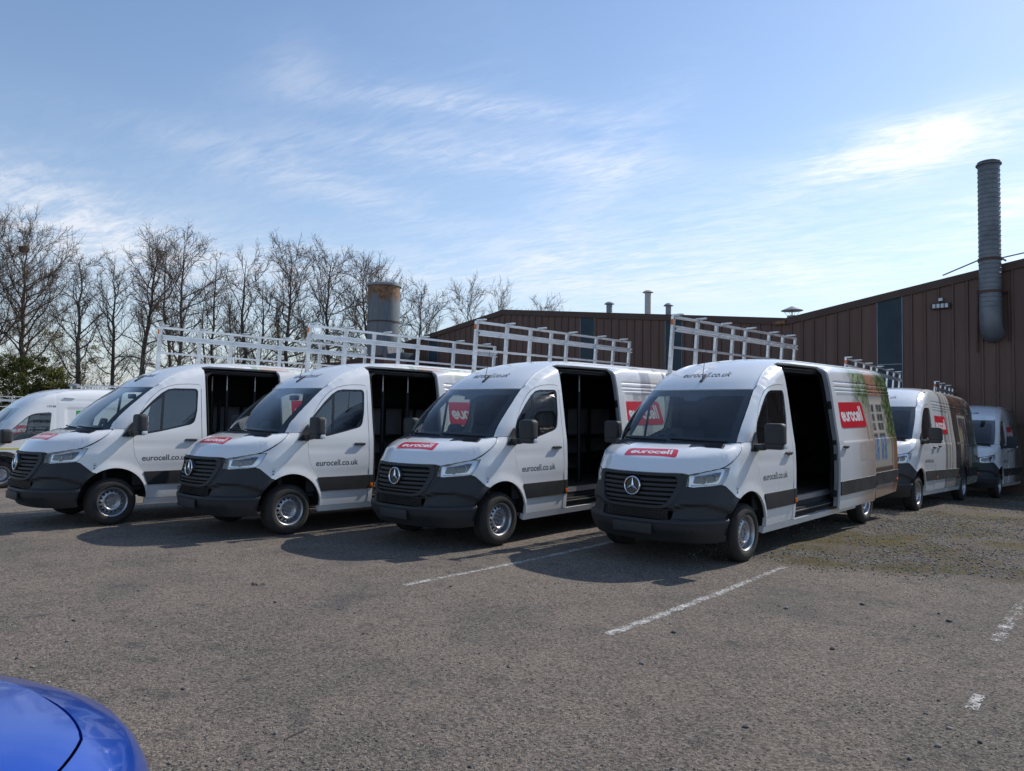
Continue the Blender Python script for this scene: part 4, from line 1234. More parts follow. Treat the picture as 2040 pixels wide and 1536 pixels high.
def make_ground_sheet():
    def axis(lo, hi, fine_lo, fine_hi, st):
        a = list(np.arange(fine_lo, fine_hi + 1e-6, st)); s = st; v = a[-1]
        while v < hi: s *= 1.35; v += s; a.append(v)
        s = st; v = a[0]
        while v > lo: s *= 1.35; v -= s; a.insert(0, v)
        return np.array(a)
    xs = axis(-900, 900, -30, 26, .4); ys = axis(-300, 1400, -3, 45, .4)
    X, Y = np.meshgrid(xs, ys, indexing='ij'); Z = ground_z(X, Y)
    far = sstep(60, 120, np.hypot(X, Y - 20)); Z = Z * (1 - far) - .9 * far
    n, m = X.shape; mb = MB()
    mb.add(np.stack([X, Y, Z], -1).reshape(-1, 3), [(i * m + j, (i + 1) * m + j, (i + 1) * m + j + 1, i * m + j + 1) for i in range(n - 1) for j in range(m - 1)])
    return tag(mb.build('ground', 'worn_tarmac', sharp=None), kind='structure')


make_ground_sheet()


def parking_line(a, b, w, wear, wear2=None):
    a = np.array(a, float); b = np.array(b, float); d = b - a; Ln = np.linalg.norm(d); d /= Ln; s = np.array([-d[1], d[0]])
    n = max(2, int(Ln / .05)); mb = MB(); vs = []; wv = []
    for i in range(n + 1):
        p = a + d * Ln * i / n
        for k in (-1, -.5, 0, .5, 1):
            q = p + s * k * w / 2; vs.append((q[0], q[1], gz1(*q) + .004))
            wv.append((wear + ((wear2 if wear2 is not None else wear) - wear) * i / n) + .05 * abs(k))
    mb.add(vs, [(i * 5 + j, (i + 1) * 5 + j, (i + 1) * 5 + j + 1, i * 5 + j + 1) for i in range(n) for j in range(4)])
    o = mb.build('parking_line', 'worn_white_line', sharp=None); tag(o, kind='structure')
    at = o.data.attributes.new('wear', 'FLOAT', 'POINT'); at.data.foreach_set('value', np.array(wv, np.float32))


_dl = np.array([.672, .741])
parking_line((-1.07, 7.56), (1.75, 10.68), .095, .475, .45)
parking_line((1.75, 10.68), (3.0, 12.06), .08, .50)
parking_line((.80, 6.01), (3.24, 8.76), .10, .45, .49)
parking_line((3.90, 5.98), (6.2, 8.6), .11, .50, .57)
parking_line((2.83, 4.58), (3.04, 4.83), .07, .47)
parking_line((-8.9, 12.2), (-6.9, 14.4), .08, .50)
parking_line((-8.3, 10.4), (-6.0, 12.9), .08, .50)
parking_line((-4.4, 8.7), (-3.0, 10.3), .08, .60)

# ------------------------------------------------------------------ the brown works building behind
WP0 = np.array([12.583, 25.803]); WQ = np.array([.7411, -.6714]); WN = np.array([-.6714, -.7411])
ROOF = [(-31.6, 4.98), (-17.6, 7.18), (-3.0, 5.58), (11.6, 8.05), (26.0, 5.6)]


def roof_z(s): return float(np.interp(s, [p[0] for p in ROOF], [p[1] for p in ROOF]))


wall_rot = math.atan2(WQ[1], WQ[0])
works = thing('works_building', 'long brown ribbed metal works building with two shallow gables behind the vans', 'building', (WP0[0], WP0[1], 0), (0, 0, wall_rot))
# local axes: x along the wall to the right, -y towards the photographer


def make_works():
    pitch = .41
    strips = [(.205, 1.025), (-8.2, -7.38), (-12.71, -11.89), (-23.37, -22.55)]
    base = 1.72
    k = int(math.floor(-31.57 / pitch)); s = k * pitch
    edges = []
    while s < 25.9:
        nxt = s + pitch
        for a, b in strips:
            if s < b and nxt > a: break
        else: edges.append((s, nxt))
        s = nxt
    # narrow makeup pieces beside the glazed strips
    cover = sorted(edges + strips); fill = []
    for (a0, b0), (a1, b1) in zip(cover, cover[1:]):
        if a1 - b0 > .01: fill.append((b0, a1))
    for a, b in edges + fill:
        b_ = b - .0015
        z0a, z0b = roof_z(a) - .20, roof_z(b_) - .20
        w = b_ - a
        if w > .3: prof = [(0, 0), (.030, 0), (.048, .042), (.098, .042), (.116, 0), (w, 0)]
        else: prof = [(0, 0), (w, 0)]
        mb = MB(); n = len(prof)
        v = [(a + x, -d, base) for x, d in prof] + [(a + x, -d, z0a + (z0b - z0a) * x / w) for x, d in prof] 
        mb.add(v, [(i, i + 1, n + i + 1, n + i) for i in range(n - 1)])
        mb.add([(a, 0, base), (a, .03, base), (a, .03, z0a), (a, 0, z0a)], [(0, 1, 2, 3)])
        mb.build('cladding_panel', 'brown_cladding', works, smooth=False)
    for a, b in strips:
        zt = min(roof_z(a), roof_z(b)) - .16
        mb = MB(); mb.add([(a, -.012, base), (b, -.012, base), (b, -.012, roof_z(b) - .18), (a, -.012, roof_z(a) - .18), (a, .02, base), (b, .02, base), (b, .02, roof_z(b) - .18), (a, .02, roof_z(a) - .18)], [(0, 1, 2, 3), (5, 4, 7, 6), (1, 5, 6, 2), (4, 0, 3, 7)])
        st = mb.build('glazed_strip', 'rooflight_sheet', works, smooth=False)
        mb = MB()
        for x in (a + .012, b - .012): mb.box((x - .012, -.03, base), (x + .012, -.012, roof_z(x) - .2))
        mb.build('edge_trim', 'galvanised', st, smooth=False)
        mb = MB(); mb.box((a + .02, -.028, 3.69), (b - .02, -.0125, 3.725)); mb.build('cross_rail', 'galvanised', st, smooth=False)
    # barge flashing along the roof line, one piece per slope
    for (a, za), (b, zb) in zip(ROOF, ROOF[1:]):
        mb = MB(); y0, y1 = -.07, .02
        v = [(a, y0, za - .24), (b, y0, zb - .24), (b, y0, zb + .02), (a, y0, za + .02), (a, y1, za - .24), (b, y1, zb - .24), (b, y1, zb + .02), (a, y1, za + .02)]
        mb.add(v, [(0, 1, 2, 3), (7, 6, 5, 4), (3, 2, 6, 7), (0, 4, 5, 1), (1, 5, 6, 2), (0, 3, 7, 4)])
        mb.build('barge_board', 'trim_brown', works, smooth=False)
        mb = MB(); v = [(a, .02, za), (b, .02, zb), (b, 45, zb), (a, 45, za)]
        mb.add(v + [(x, y, z - .1) for x, y, z in v], [(0, 1, 2, 3), (7, 6, 5, 4), (0, 4, 5, 1), (3, 2, 6, 7)])
        mb.build('roof', 'roof_sheet', works, smooth=False)
    mb = MB(); bk = [(s_, roof_z(s_) - .1) for s_ in (-31.5, -17.6, -3.0, 11.6, 25.9)]
    mb.add([(s_, .05, -1.6) for s_, _ in bk] + [(s_, .05, z_) for s_, z_ in bk], [(i, i + 1, 6 + i, 5 + i) for i in range(4)]); mb.build('light_block_sheet', 'dark_gap', works, smooth=False)  # unseen dark sheet, added so no sky light leaks through the panel joints
    mb = MB(); mb.bbox((-3.45, -.14, 5.36), (-3.0, -.065, 5.50), .01); mb.build('rain_hopper', 'rusty_steel', works)
    mb = MB(); mb.box((-31.5, -.0, -1.6), (26, .22, base - .003)); mb.build('plinth', 'trim_brown', works, smooth=False)
    mb = MB(); mb.box((-31.6, -.03, base - .06), (26, -.001, base + .02)); mb.build('drip_trim', 'trim_brown', works, smooth=False)
    mb = MB()
    for x in (-31.55, 25.95): mb.add([(x, .0, -1.6), (x, 45, -1.6), (x, 45, 5.0), (x, .0, 5.0)], [(0, 1, 2, 3)])
    mb.add([(-31.55, 45, -1.6), (26, 45, -1.6), (26, 45, 5.5), (-31.55, 45, 5.0)], [(0, 1, 2, 3)])
    mb.build('outer_wall', 'trim_brown', works, smooth=False)


make_works()


def on_wall(s, off, z=0.0):
    p = WP0 + WQ * s + WN * off
    return (p[0], p[1], z)


WROT = (0, 0, wall_rot)
# big spiral-duct flue on the right
fl = thing('exhaust_flue', 'tall ribbed grey metal flue strapped to the brown wall at far right', 'flue', on_wall(3.66, .5, 0), WROT)
mb = MB(); r = .30; prof = []
z = 5.25
while z < 9.86:
    prof += [(r, z), (r, z + .105), (r + .012, z + .115), (r + .012, z + .130), (r, z + .14)]; z += .148
prof += [(r, 9.9), (r - .02, 9.9), (r - .02, 8.0)]
mb.lathe(prof, 36); mb.build('duct', 'flue_grey', fl, sharp=30)
mb = MB(); mb.lathe([(r - .02, 9.86), (r + .055, 9.86), (r + .055, 9.90), (r - .02, 9.90)], 36); mb.build('top_flange', 'flue_grey', fl, sharp=30)
mb = MB()
path = [(0, 0, 5.25), (0, .0, 5.02), (0, .03, 4.84), (0, .12, 4.68), (0, .26, 4.60), (0, .48, 4.58)]
mb.tube(path, r + .005, 28); mb.build('elbow', 'flue_grey', fl, sharp=50)
for zc in (6.86, 5.84):
    mb = MB(); mb.lathe([(r + .012, zc - .04), (r + .03, zc - .04), (r + .03, zc + .04), (r + .012, zc + .04)], 36)
    for sx in (1, -1): mb.bar((sx * (r + .02), 0, zc), (sx * (r + .06), .5 - .04, zc), .03, .05)
    mb.build('strap', 'trim_brown', fl, sharp=30)
mb = MB(); mb.tube([(-r - .02, 0, 6.88), (-1.42, .55, 6.62)], .022, 6); mb.build('stay', 'galvanised', fl)
mb = MB(); mb.tube([(r + .02, 0, 6.88), (1.25, .55, 7.12)], .022, 6); mb.build('stay', 'galvanised', fl)
mb = MB(); mb.tube([(r + .12, .44, 4.3), (r + .12, .40, 5.9)], .03, 8); mb.tube([(-r - .14, .44, 4.0), (-r - .10, .40, 6.0)], .025, 8); mb.build('bracket_post', 'trim_brown', fl)

# floodlight
fd = thing('floodlight', 'black floodlight with four white panels on the brown wall left of the flue', 'floodlight', on_wall(2.2, .05, 5.58), WROT)
mb = MB(); mb.bbox((-.29, -.10, -.09), (.29, -.03, .09), .015); mb.box((-.03, -.05, -.05), (.03, .0, .05)); mb.build('housing', 'black_plastic', fd)
for k in range(4):
    mb = MB(); mb.bbox((-.235 + k * .122, -.112, -.068), (-.145 + k * .122, -.098, .068), .006); mb.build('lamp_panel', 'led_face', fd)
mb = MB(); mb.bbox((-.06, -.10, .16), (.06, .0, .26), .01); mb.build('sensor', 'paper', fd)

# roof vents, set back on the roofs
def roof_point(s, back): return on_wall(s, -back, roof_z(s))


def vent(name, label, s, back, h, r, cap, mat='galvanised', rib=False, sink=.3):
    t = thing(name, label, 'roof vent', roof_point(s, back), WROT)
    mb = MB(); pr = [(r, -sink)]
    if rib:
        z = 0.0
        while z < h - .06: pr += [(r, z), (r + .012, z + .03), (r, z + .06)]; z += .09
    pr += [(r, h), (r - .02, h)]
    mb.lathe(pr, 20); mb.build('pipe', mat, t, sharp=30)
    mb = MB()
    if cap == 'hat':
        mb.lathe([(0, h + .16), (r * 1.0, h + .12), (r * 1.75, h + .04), (r * 1.75, h + .02), (0, h + .06)], 20)
        for a in range(3): mb.tube([(r * .9 * math.cos(a * 2.1), r * .9 * math.sin(a * 2.1), h - .05), (r * 1.1 * math.cos(a * 2.1), r * 1.1 * math.sin(a * 2.1), h + .08)], .012, 4)
    elif cap == 'wide':
        mb.lathe([(0, h + .40), (.06, h + .38), (r * 2.2, h + .22), (r * 2.2, h + .20), (.04, h + .25), (.025, h + .2), (.025, h - .1)], 24)
        for a in range(4): mb.tube([(r * .95 * math.cos(a * 1.57), r * .95 * math.sin(a * 1.57), h), (r * 1.9 * math.cos(a * 1.57), r * 1.9 * math.sin(a * 1.57), h + .24)], .008, 4)
    mb.build('cap', mat, t, sharp=25)
    return t


vent('vent_pipe', 'short ribbed grey vent pipe with a flat cap on the roof behind the racks', -13.17, 3, .72, .145, 'hat', rib=True)
vent('vent_pipe', 'tall smooth cream vent pipe with a cap, right of the ribbed grey one', -10.93, 3, 1.32, .15, 'hat', 'pipe_cream')
vent('vent_pipe', 'stubby square-looking grey vent on the roof edge above the nearest rack', -8.35, .5, .42, .12, 'hat')
vent('roof_cowl', 'wide shallow cone cowl on a stub pipe near the roof valley', -3.95, 3, .42, .20, 'wide')
rl = thing('roof_ventilator', 'low pale grey hipped ventilator box on the distant roof ridge', 'roof vent', roof_point(-19.6, 14), WROT)
mb = MB(); mb.add([(-1.3, -.6, -.4), (1.3, -.6, -.4), (1.3, .6, -.4), (-1.3, .6, -.4), (-1.3, -.6, .55), (1.3, -.6, .55), (1.3, .6, .55), (-1.3, .6, .55), (-.6, 0, .95), (.6, 0, .95)],
                  [(0, 1, 5, 4), (1, 2, 6, 5), (2, 3, 7, 6), (3, 0, 4, 7), (4, 5, 9, 8), (6, 7, 8, 9), (5, 6, 9), (7, 4, 8)]); mb.build('hood', 'galvanised', rl, smooth=False)

# camera bracket on the far wall
cc = thing('wall_camera', 'small dark camera on a bracket high on the brown wall behind the racks', 'camera', on_wall(-18.2, .25, 5.24), WROT)
mb = MB(); mb.bbox((-.22, -.12, -.06), (.12, .06, .08), .02); mb.build('body', 'black_plastic', cc)
mb = MB(); mb.bar((0, 0, 0), (.1, .25, .1), .05, .05); mb.build('bracket', 'black_plastic', cc)

# plant shed with the rusty flue
sh = thing('plant_shed', 'low brown shed with dark red flat roof at the foot of the rusty flue', 'shed', on_wall(-25.4, 2.2, 0), WROT)
mb = MB(); mb.box((-2.6, -1.6, -1.4), (2.9, 1.9, 4.42)); mb.build('wall', 'trim_brown', sh, smooth=False)
mb = MB(); mb.box((-2.7, -1.7, 4.42), (3.0, 1.95, 4.60)); mb.build('roof', 'shed_red', sh, smooth=False)
mb = MB(); mb.lathe([(.95, 4.60), (.95, 4.92), (.70, 5.0)], 28, center=(.0, .55, 0)); mb.build('curb', 'shed_red', sh, sharp=30)
rf = thing('rusty_flue', 'wide grey steel flue streaked with rust below its rim', 'flue', on_wall(-25.45, 1.6, 5.0), WROT)
mb = MB(); mb.lathe([(.93, 0), (.91, .6), (.91, 4.10), (.86, 4.10), (.86, 2.5)], 40); mb.build('duct', 'rusty_steel', rf, sharp=30)
mb = MB(); mb.lathe([(.90, 3.98), (.98, 3.98), (.98, 4.10), (.90, 4.13)], 40)
mb.build('rim_flange', 'galvanised', rf, sharp=30)
mb = MB(); mb.lathe([(.905, 1.92), (.945, 1.92), (.945, 1.99), (.905, 1.99)], 40); mb.build('joint_band', 'trim_brown', rf, sharp=30)
mb = MB(); mb.add([(.2, -.55, -.2), (1.25, -.55, -.2), (1.05, -.55, .62), (.2, .5, -.2), (1.25, .5, -.2), (1.05, .5, .62)], [(0, 1, 2), (5, 4, 3), (1, 4, 5, 2), (0, 2, 5, 3)]); mb.build('side_chute', 'rusty_steel', rf, smooth=False)
un = thing('cooling_unit', 'dark blue grey box unit with white pipe stubs beside the rusty flue', 'cooling unit', on_wall(-23.3, 1.9, 4.60), WROT)
mb = MB(); mb.bbox((-.72, -.55, 0), (.62, .55, .46), .02); mb.build('casing', 'unit_blue', un)
for k, x in enumerate((-.62, -.45, -.18, -.05, .12, .35, .50)):
    mb = MB(); mb.tube([(x, -.4, .46), (x, -.4, .62 + .12 * (k % 2))], .028, 6); mb.build('pipe_stub', 'paper', un)

# ------------------------------------------------------------------ trees


def tubes(mb, lines, sides):
    """many tapered twigs at once; every line: (n,3) points and n radii, equal n"""
    if not lines: return
    P = np.array([l[0] for l in lines]); R_ = np.array([l[1] for l in lines]); B, n, _ = P.shape
    T = np.gradient(P, axis=1); T /= np.linalg.norm(T, axis=2, keepdims=True) + 1e-9
    d = P[:, -1] - P[:, 0]; ref = np.where(np.abs(d[:, 2:3]) > .8 * np.linalg.norm(d, axis=1, keepdims=True), [[1, 0, 0]], [[0, 0, 1]])
    U = np.cross(T, ref[:, None, :]); U /= np.linalg.norm(U, axis=2, keepdims=True) + 1e-9; W = np.cross(T, U)
    a = np.arange(sides) * 2 * np.pi / sides
    V = P[:, :, None, :] + R_[:, :, None, None] * (np.cos(a)[None, None, :, None] * U[:, :, None, :] + np.sin(a)[None, None, :, None] * W[:, :, None, :])
    b = np.arange(B)[:, None, None] * n * sides; i = np.arange(n - 1)[None, :, None] * sides; j = np.arange(sides)[None, None, :]; j2 = (j + 1) % sides
    F = np.stack([b + i + j, b + i + j2, b + i + sides + j2, b + i + sides + j], -1).reshape(-1, 4)
    mb.add(V.reshape(-1, 3), F)


def branch(rng, p0, d, L, n, curve_up=.25, jit=.10):
    pts = [np.array(p0)]; d = np.array(d, float); d /= np.linalg.norm(d)
    for i in range(n - 1):
        d = d + rng.normal(0, jit, 3) + np.array([0, 0, curve_up / n]); d /= np.linalg.norm(d)
        pts.append(pts[-1] + d * L / (n - 1))
    return np.array(pts)


def bare_tree(seed, H, r0, crown=.30, low=.22, lean=(0, 0), stems=1, dense=1.0, spread=1.0):
    """bare alder-like tree: returns (trunk MB, crown MB)"""
    rng = np.random.default_rng(seed); tr = MB(); cr = MB(); twl = []; subl = []; cones = []
    stem_list = []
    for k in range(stems):
        a = rng.uniform(0, 6.28) if k else 0; N = 15
        t = np.linspace(0, 1, N); hk = H * (1 if k == 0 else rng.uniform(.78, .95))
        wob = np.cumsum(rng.normal(0, .055, (N, 2)), 0) * hk / 9; wob = wob - wob[0]
        off = np.array([math.cos(a), math.sin(a)]) * (0 if k == 0 else 1)
        z = t * hk * .97
        P = np.c_[wob + np.outer(t, lean) * hk * .5 + np.outer(np.clip(t * 1.6, 0, 1) ** .8, off) * rng.uniform(.9, 1.6), z]
        rr = (r0 if k == 0 else r0 * .75) * (1 - t) ** .85 * (1 + .45 * np.exp(-t * 26)) + .012
        stem_list.append((P, rr)); tubes(tr, [(P, rr)], 9)
    for P, rr in stem_list:
        nl = int(40 * dense / (1 if stems == 1 else 1.5)); az = rng.uniform(0, 6.28); hk = P[-1, 2]
        for i in range(nl):
            t = low + (1 - low) * ((i + rng.uniform(0, .9)) / nl) ** .9; t = min(t, .985)
            f = t * (len(P) - 1); j = int(f); p = P[j] + (P[min(j + 1, len(P) - 1)] - P[j]) * (f - j); rad0 = np.interp(f, range(len(P)), rr)
            az += 2.4 + rng.normal(0, .5)
            env = math.sin(math.pi * min(1, max(.0, (t - low * .6) / (1 - low * .6))) ** .75) ** .7
            L = hk * crown * spread * (.30 + .80 * env) * rng.uniform(.45, 1.18)
            el = rad(rng.uniform(18, 48) + 26 * (t - .3))
            d = np.array([math.cos(az) * math.cos(el), math.sin(az) * math.cos(el), math.sin(el)])
            B = branch(rng, p, d, L, 7, rng.uniform(.1, .75), .19)
            rb = np.linspace(min(rad0 * .55, .014 + L * .0115), .006, 7); tubes(tr if rb[0] > .03 else cr, [(B, rb)], 5)
            ns = int(L * 4.2 * dense) + 2
            for q in range(ns):
                u = .22 + .78 * (q + rng.uniform(0, 1)) / ns; fu = u * 6; jb = min(int(fu), 5); pb = B[jb] + (B[jb + 1] - B[jb]) * (fu - jb)
                db = B[jb + 1] - B[jb]; db /= np.linalg.norm(db)
                ds = db + rng.normal(0, .62, 3) + np.array([0, 0, .15])
                Ls = L * rng.uniform(.16, .40) * (1.25 - .6 * u) + .25
                Sb = branch(rng, pb, ds, Ls, 4, .3, .16); subl.append((Sb, np.linspace(.011 + .004 * Ls, .0055, 4)))
                nt = int(Ls * 5.2 * dense) + 2
                for w in range(nt):
                    v = .15 + .85 * (w + rng.uniform(0, 1)) / nt; fv = v * 3; jv = min(int(fv), 2); pv = Sb[jv] + (Sb[jv + 1] - Sb[jv]) * (fv - jv)
                    dv = (Sb[jv + 1] - Sb[jv]); dv /= np.linalg.norm(dv) + 1e-9; dv = dv + rng.normal(0, .7, 3) + np.array([0, 0, .1])
                    Tw = branch(rng, pv, dv, rng.uniform(.16, .48), 3, .2, .22); twl.append((Tw, np.array([.0068, .0055, .004])))
                    if rng.random() < .55: cones.append(Tw[-1]); 
                    if rng.random() < .3: cones.append(Tw[1])
    tubes(cr, subl, 4); tubes(cr, twl, 3)
    if cones:                                              # little cones and catkins
        c = np.array(cones); n = len(c); s = rng.uniform(.012, .024, (n, 1, 1))
        base = np.array([[0, 0, -1.6], [1, 0, 0], [-.5, .87, 0], [-.5, -.87, 0], [0, 0, 1.1]])
        V = c[:, None, :] + base[None] * s
        F = np.array([(0, 2, 1), (0, 3, 2), (0, 1, 3), (4, 1, 2), (4, 2, 3), (4, 3, 1)])
        cr.add(V.reshape(-1, 3), (np.arange(n)[:, None, None] * 5 + F[None]).reshape(-1, 3))
    return tr, cr


def leaf_cloud(rng, mb, c, r, n, size, squash=(1, 1, 1)):
    p = rng.normal(0, 1, (n, 3)); p /= np.linalg.norm(p, axis=1)[:, None]; p *= rng.uniform(.35, 1, (n, 1)) ** .5
    p = np.array(c) + p * np.array(squash) * r
    u = rng.normal(0, 1, (n, 3)); u /= np.linalg.norm(u, axis=1)[:, None]; v = np.cross(u, rng.normal(0, 1, (n, 3))); v /= np.linalg.norm(v, axis=1)[:, None]
    s = size * rng.uniform(.6, 1.3, (n, 1))
    V = np.stack([p - u * s, p + v * s * .45, p + u * s, p - v * s * .45], 1).reshape(-1, 3)
    mb.add(V, np.arange(n * 4).reshape(-1, 4))


def pix(u, v, dist):
    """point at depth y = dist on the sight line of a photograph pixel"""
    x2 = (u - 1020) / FPX; u2 = -(v - 768) / FPX
    cr_, sr_ = math.cos(ROLL), math.sin(ROLL)
    D = _R * (x2 * cr_ - u2 * sr_) + _U * (x2 * sr_ + u2 * cr_) + _F
    return Vector((0, 0, CAM_H)) + D * (dist / D.y)


TREES = [  # u, top v, depth, trunk radius, crown, low, lean, stems, dense, label
    (-40, 415, 49, .20, .34, .22, (0, 0), 1, 1.0, 'bare tree half cut off by the left edge of the view'),
    (52, 440, 50, .23, .32, .25, (.02, 0), 1, 1.15, 'tall bare tree carrying a dark nest, leftmost whole tree of the row'),
    (158, 492, 47, .20, .26, .30, (-.05, 0), 1, .85, 'slim crooked bare tree rising behind the pale van with the green letter'),
    (242, 506, 50, .17, .24, .32, (-.02, 0), 1, .85, 'thin bare tree with its trunk bent left, beside a much taller one'),
    (292, 452, 50, .21, .25, .30, (.03, 0), 1, 1.0, 'tall straight bare tree above the roof of the leftmost open van'),
    (334, 470, 53, .15, .20, .35, (0, 0), 1, .8, 'slender bare tree squeezed between two taller ones left of the first rack'),
    (368, 446, 50, .18, .25, .28, (.01, 0), 1, .95, 'tallest pointed bare tree over the first glass rack'),
    (432, 486, 52, .16, .26, .28, (0, 0), 2, .8, 'bare tree forking into two stems over the first rack'),
    (484, 486, 49, .20, .27, .25, (0, 0), 3, .85, 'bushy bare tree with several stems from one stool'),
    (578, 474, 50, .18, .28, .24, (0, 0), 1, 1.1, 'bare tree with yellow green growth up its lower trunk'),
    (655, 488, 51, .18, .29, .25, (0, 0), 1, 1.05, 'broad bare tree over the front post of the second rack'),
    (740, 506, 54, .17, .30, .25, (0, 0), 1, 1.15, 'dense bare tree standing behind the rusty flue'),
    (795, 552, 58, .14, .28, .25, (0, 0), 1, .9, 'small bare tree just right of the rusty flue'),
    (838, 557, 60, .15, .32, .22, (0, 0), 1, .9, 'rounded bare tree in the gap between the flue and the gable'),
    (938, 563, 70, .17, .33, .2, (0, 0), 1, .9, 'bare tree showing above the left slope of the brown gable'),
    (1003, 566, 76, .15, .28, .2, (0, 0), 1, .75, 'thin bare tree showing above the peak of the brown gable'),
    (1075, 590, 80, .16, .34, .2, (0, 0), 1, .8, 'low twiggy treetop right of the gable peak'),
    (1112, 604, 84, .14, .28, .2, (0, 0), 1, .6, 'sparse twig top beside the pale roof ventilator'),
]
for i, (u, v, dep, r0, cw, low, lean, st, den, lab) in enumerate(TREES):
    top = pix(u, v, dep); gz_ = gz1(top.x, dep) if dep < 55 else -.9
    H = (top.z - gz_) / 1.045
    t = thing('bare_tree', lab, 'tree', (top.x - lean[0] * H * .5, dep, gz_), (0, 0, 0), 'bare trees along the back of the yard')
    tr, cr_ = bare_tree(100 + i, H, r0, cw, low, lean, st, den)
    tr.build('trunk', 'tree_bark', t, sharp=None); cr_.build('crown', 'twig_bark', t, sharp=None, smooth=False)
    if i == 9:
        rng = np.random.default_rng(9); mb = MB()
        for k in range(26): leaf_cloud(rng, mb, (rng.normal(0, .5), rng.normal(0, .5), rng.uniform(1.5, 6.5)), rng.uniform(.35, .8), 70, .055)
        mb.build('ivy', 'leaf_spring', t, smooth=False)
# nest
c = pix(47, 496, 49.6)
nest = MB(); rng = np.random.default_rng(4); lines = []
for k in range(260):
    a = rng.uniform(0, 6.28); rr = rng.uniform(.05, .34); z = rng.uniform(-.2, .2) * (1 - rr)
    p = np.array([rr * math.cos(a), rr * math.sin(a), z]); d = np.array([-math.sin(a), math.cos(a), rng.normal(0, .35)]) * rng.uniform(.2, .42)
    lines.append((np.array([p - d / 2, p + d / 2]), np.array([.013, .010])))
tubes(nest, lines, 4)
o = nest.build('bird_nest', 'twig_bark', None, smooth=False); o.location = c
tag(o, 'dark round stick nest high in the leftmost whole bare tree', 'nest')

# undergrowth: an evergreen thicket on the left and pale spring shrubs between the trunks
def shrub(label, u, v, dep, rad_w, mat, n, seed, size=.085, group=None, stems=True):
    top = pix(u, v, dep); g = gz1(top.x, dep); H = top.z - g
    t = thing('leafy_shrub', label, 'shrub', (top.x, dep, g), group=group)
    rng = np.random.default_rng(seed); mb = MB()
    for k in range(n):
        a = rng.uniform(0, 6.28); q = rng.uniform(0, 1) ** .6; z = rng.uniform(.08, .97)
        w = rad_w * math.sin(math.pi * min(.98, .25 + .72 * z)) ** .6
        leaf_cloud(rng, mb, (q * w * math.cos(a), q * w * math.sin(a) * .8, z * H), rng.uniform(.22, .5), 60, size, (1, 1, .75))
    mb.build('foliage', mat, t, smooth=False)
    tw = MB(); ls = []
    for k in range(60):
        a = rng.uniform(0, 6.28); el = rng.uniform(.6, 1.5); d = (math.cos(a) * math.cos(el), math.sin(a) * math.cos(el), math.sin(el))
        ls.append((branch(rng, (rng.normal(0, .3), rng.normal(0, .3), 0), d, H * rng.uniform(.6, 1.08), 5, .2, .12), np.linspace(.022, .006, 5)))
    tubes(tw, ls, 4); tw.build('stems', 'twig_bark', t, smooth=False)


shrub('broad dark evergreen shrub at the left edge below the bare trees', -10, 705, 44, 2.4, 'leaf_green', 190, 1, group='shrubs under the trees')
shrub('rounded dark evergreen shrub behind the roof of the pale van', 62, 700, 45, 2.1, 'leaf_green', 180, 2, group='shrubs under the trees')
shrub('lower dark evergreen shrub tapering off at the end of the thicket', 112, 734, 45, 1.6, 'leaf_green', 110, 3, group='shrubs under the trees')
for k, (u, v, dep, w, n, lab) in enumerate(((108, 655, 52, 2.2, 46, 'hazy yellow green shrub left of the slim crooked tree'), (182, 668, 52, 2.4, 60, 'hazy yellow green shrub right of the slim crooked tree'),
                                            (548, 640, 53, 1.6, 40, 'pale leafy shrub left of the tree with growth on its trunk'), (612, 655, 53, 1.8, 50, 'pale leafy shrub left of the second rack'),
                                            (690, 690, 54, 1.6, 34, 'low pale shrub between the second rack and the rusty flue'))):
    shrub(lab, u, v, dep, w, 'leaf_spring', int(n * 1.5), 20 + k, .06, 'shrubs under the trees')

# far hedge line beyond the yard: one unbroken twiggy mass
rng = np.random.default_rng(77); mb = MB(); ls = []
for k in range(2600):
    x = rng.uniform(-95, 25); y = 92 + rng.uniform(-3, 3); a = rng.uniform(0, 6.28); d = (math.cos(a) * .45, math.sin(a) * .45, 1)
    ls.append((branch(rng, (x, y, -1), d, rng.uniform(1.6, 3.6), 4, .1, .2), np.array([.05, .035, .025, .012])))
tubes(mb, ls, 3)
tag(mb.build('far_hedge', 'twig_bark', None, smooth=False), 'low twiggy hedge line far behind the trees', 'hedge', kind='stuff')
# ------------------------------------------------------------------ prints on the van sides


def vnoise(x, z, s, seed=0):
    """smooth value noise in [0, 1]"""
    rng = np.random.default_rng(seed); T = rng.random((64, 64))
    u = x * s + 31.3; v = z * s + 17.7; i = np.floor(u).astype(int); j = np.floor(v).astype(int); a = u - i; b = v - j
    a = a * a * (3 - 2 * a); b = b * b * (3 - 2 * b); g = lambda p, q: T[p % 64, q % 64]
    return (g(i, j) * (1 - a) + g(i + 1, j) * a) * (1 - b) + (g(i, j + 1) * (1 - a) + g(i + 1, j + 1) * a) * b


def fbm(x, z, s, seed=0): return .5 * vnoise(x, z, s, seed) + .3 * vnoise(x, z, s * 2.1, seed + 1) + .2 * vnoise(x, z, s * 4.3, seed + 2)


WHITE = np.array([.745, .755, .76])


def lay(c, m, col_): 
    m = np.clip(m, 0, 1)[:, None]; return c * (1 - m) + np.array(col_) * m


def box_(x, z, x0, x1, z0, z1, s=.012):
    lo, hi = min(x0, x1), max(x0, x1)
    return sstep(lo - s, lo + s, x) * sstep(hi + s, hi - s, x) * sstep(z0 - s, z0 + s, z) * sstep(z1 + s, z1 - s, z)


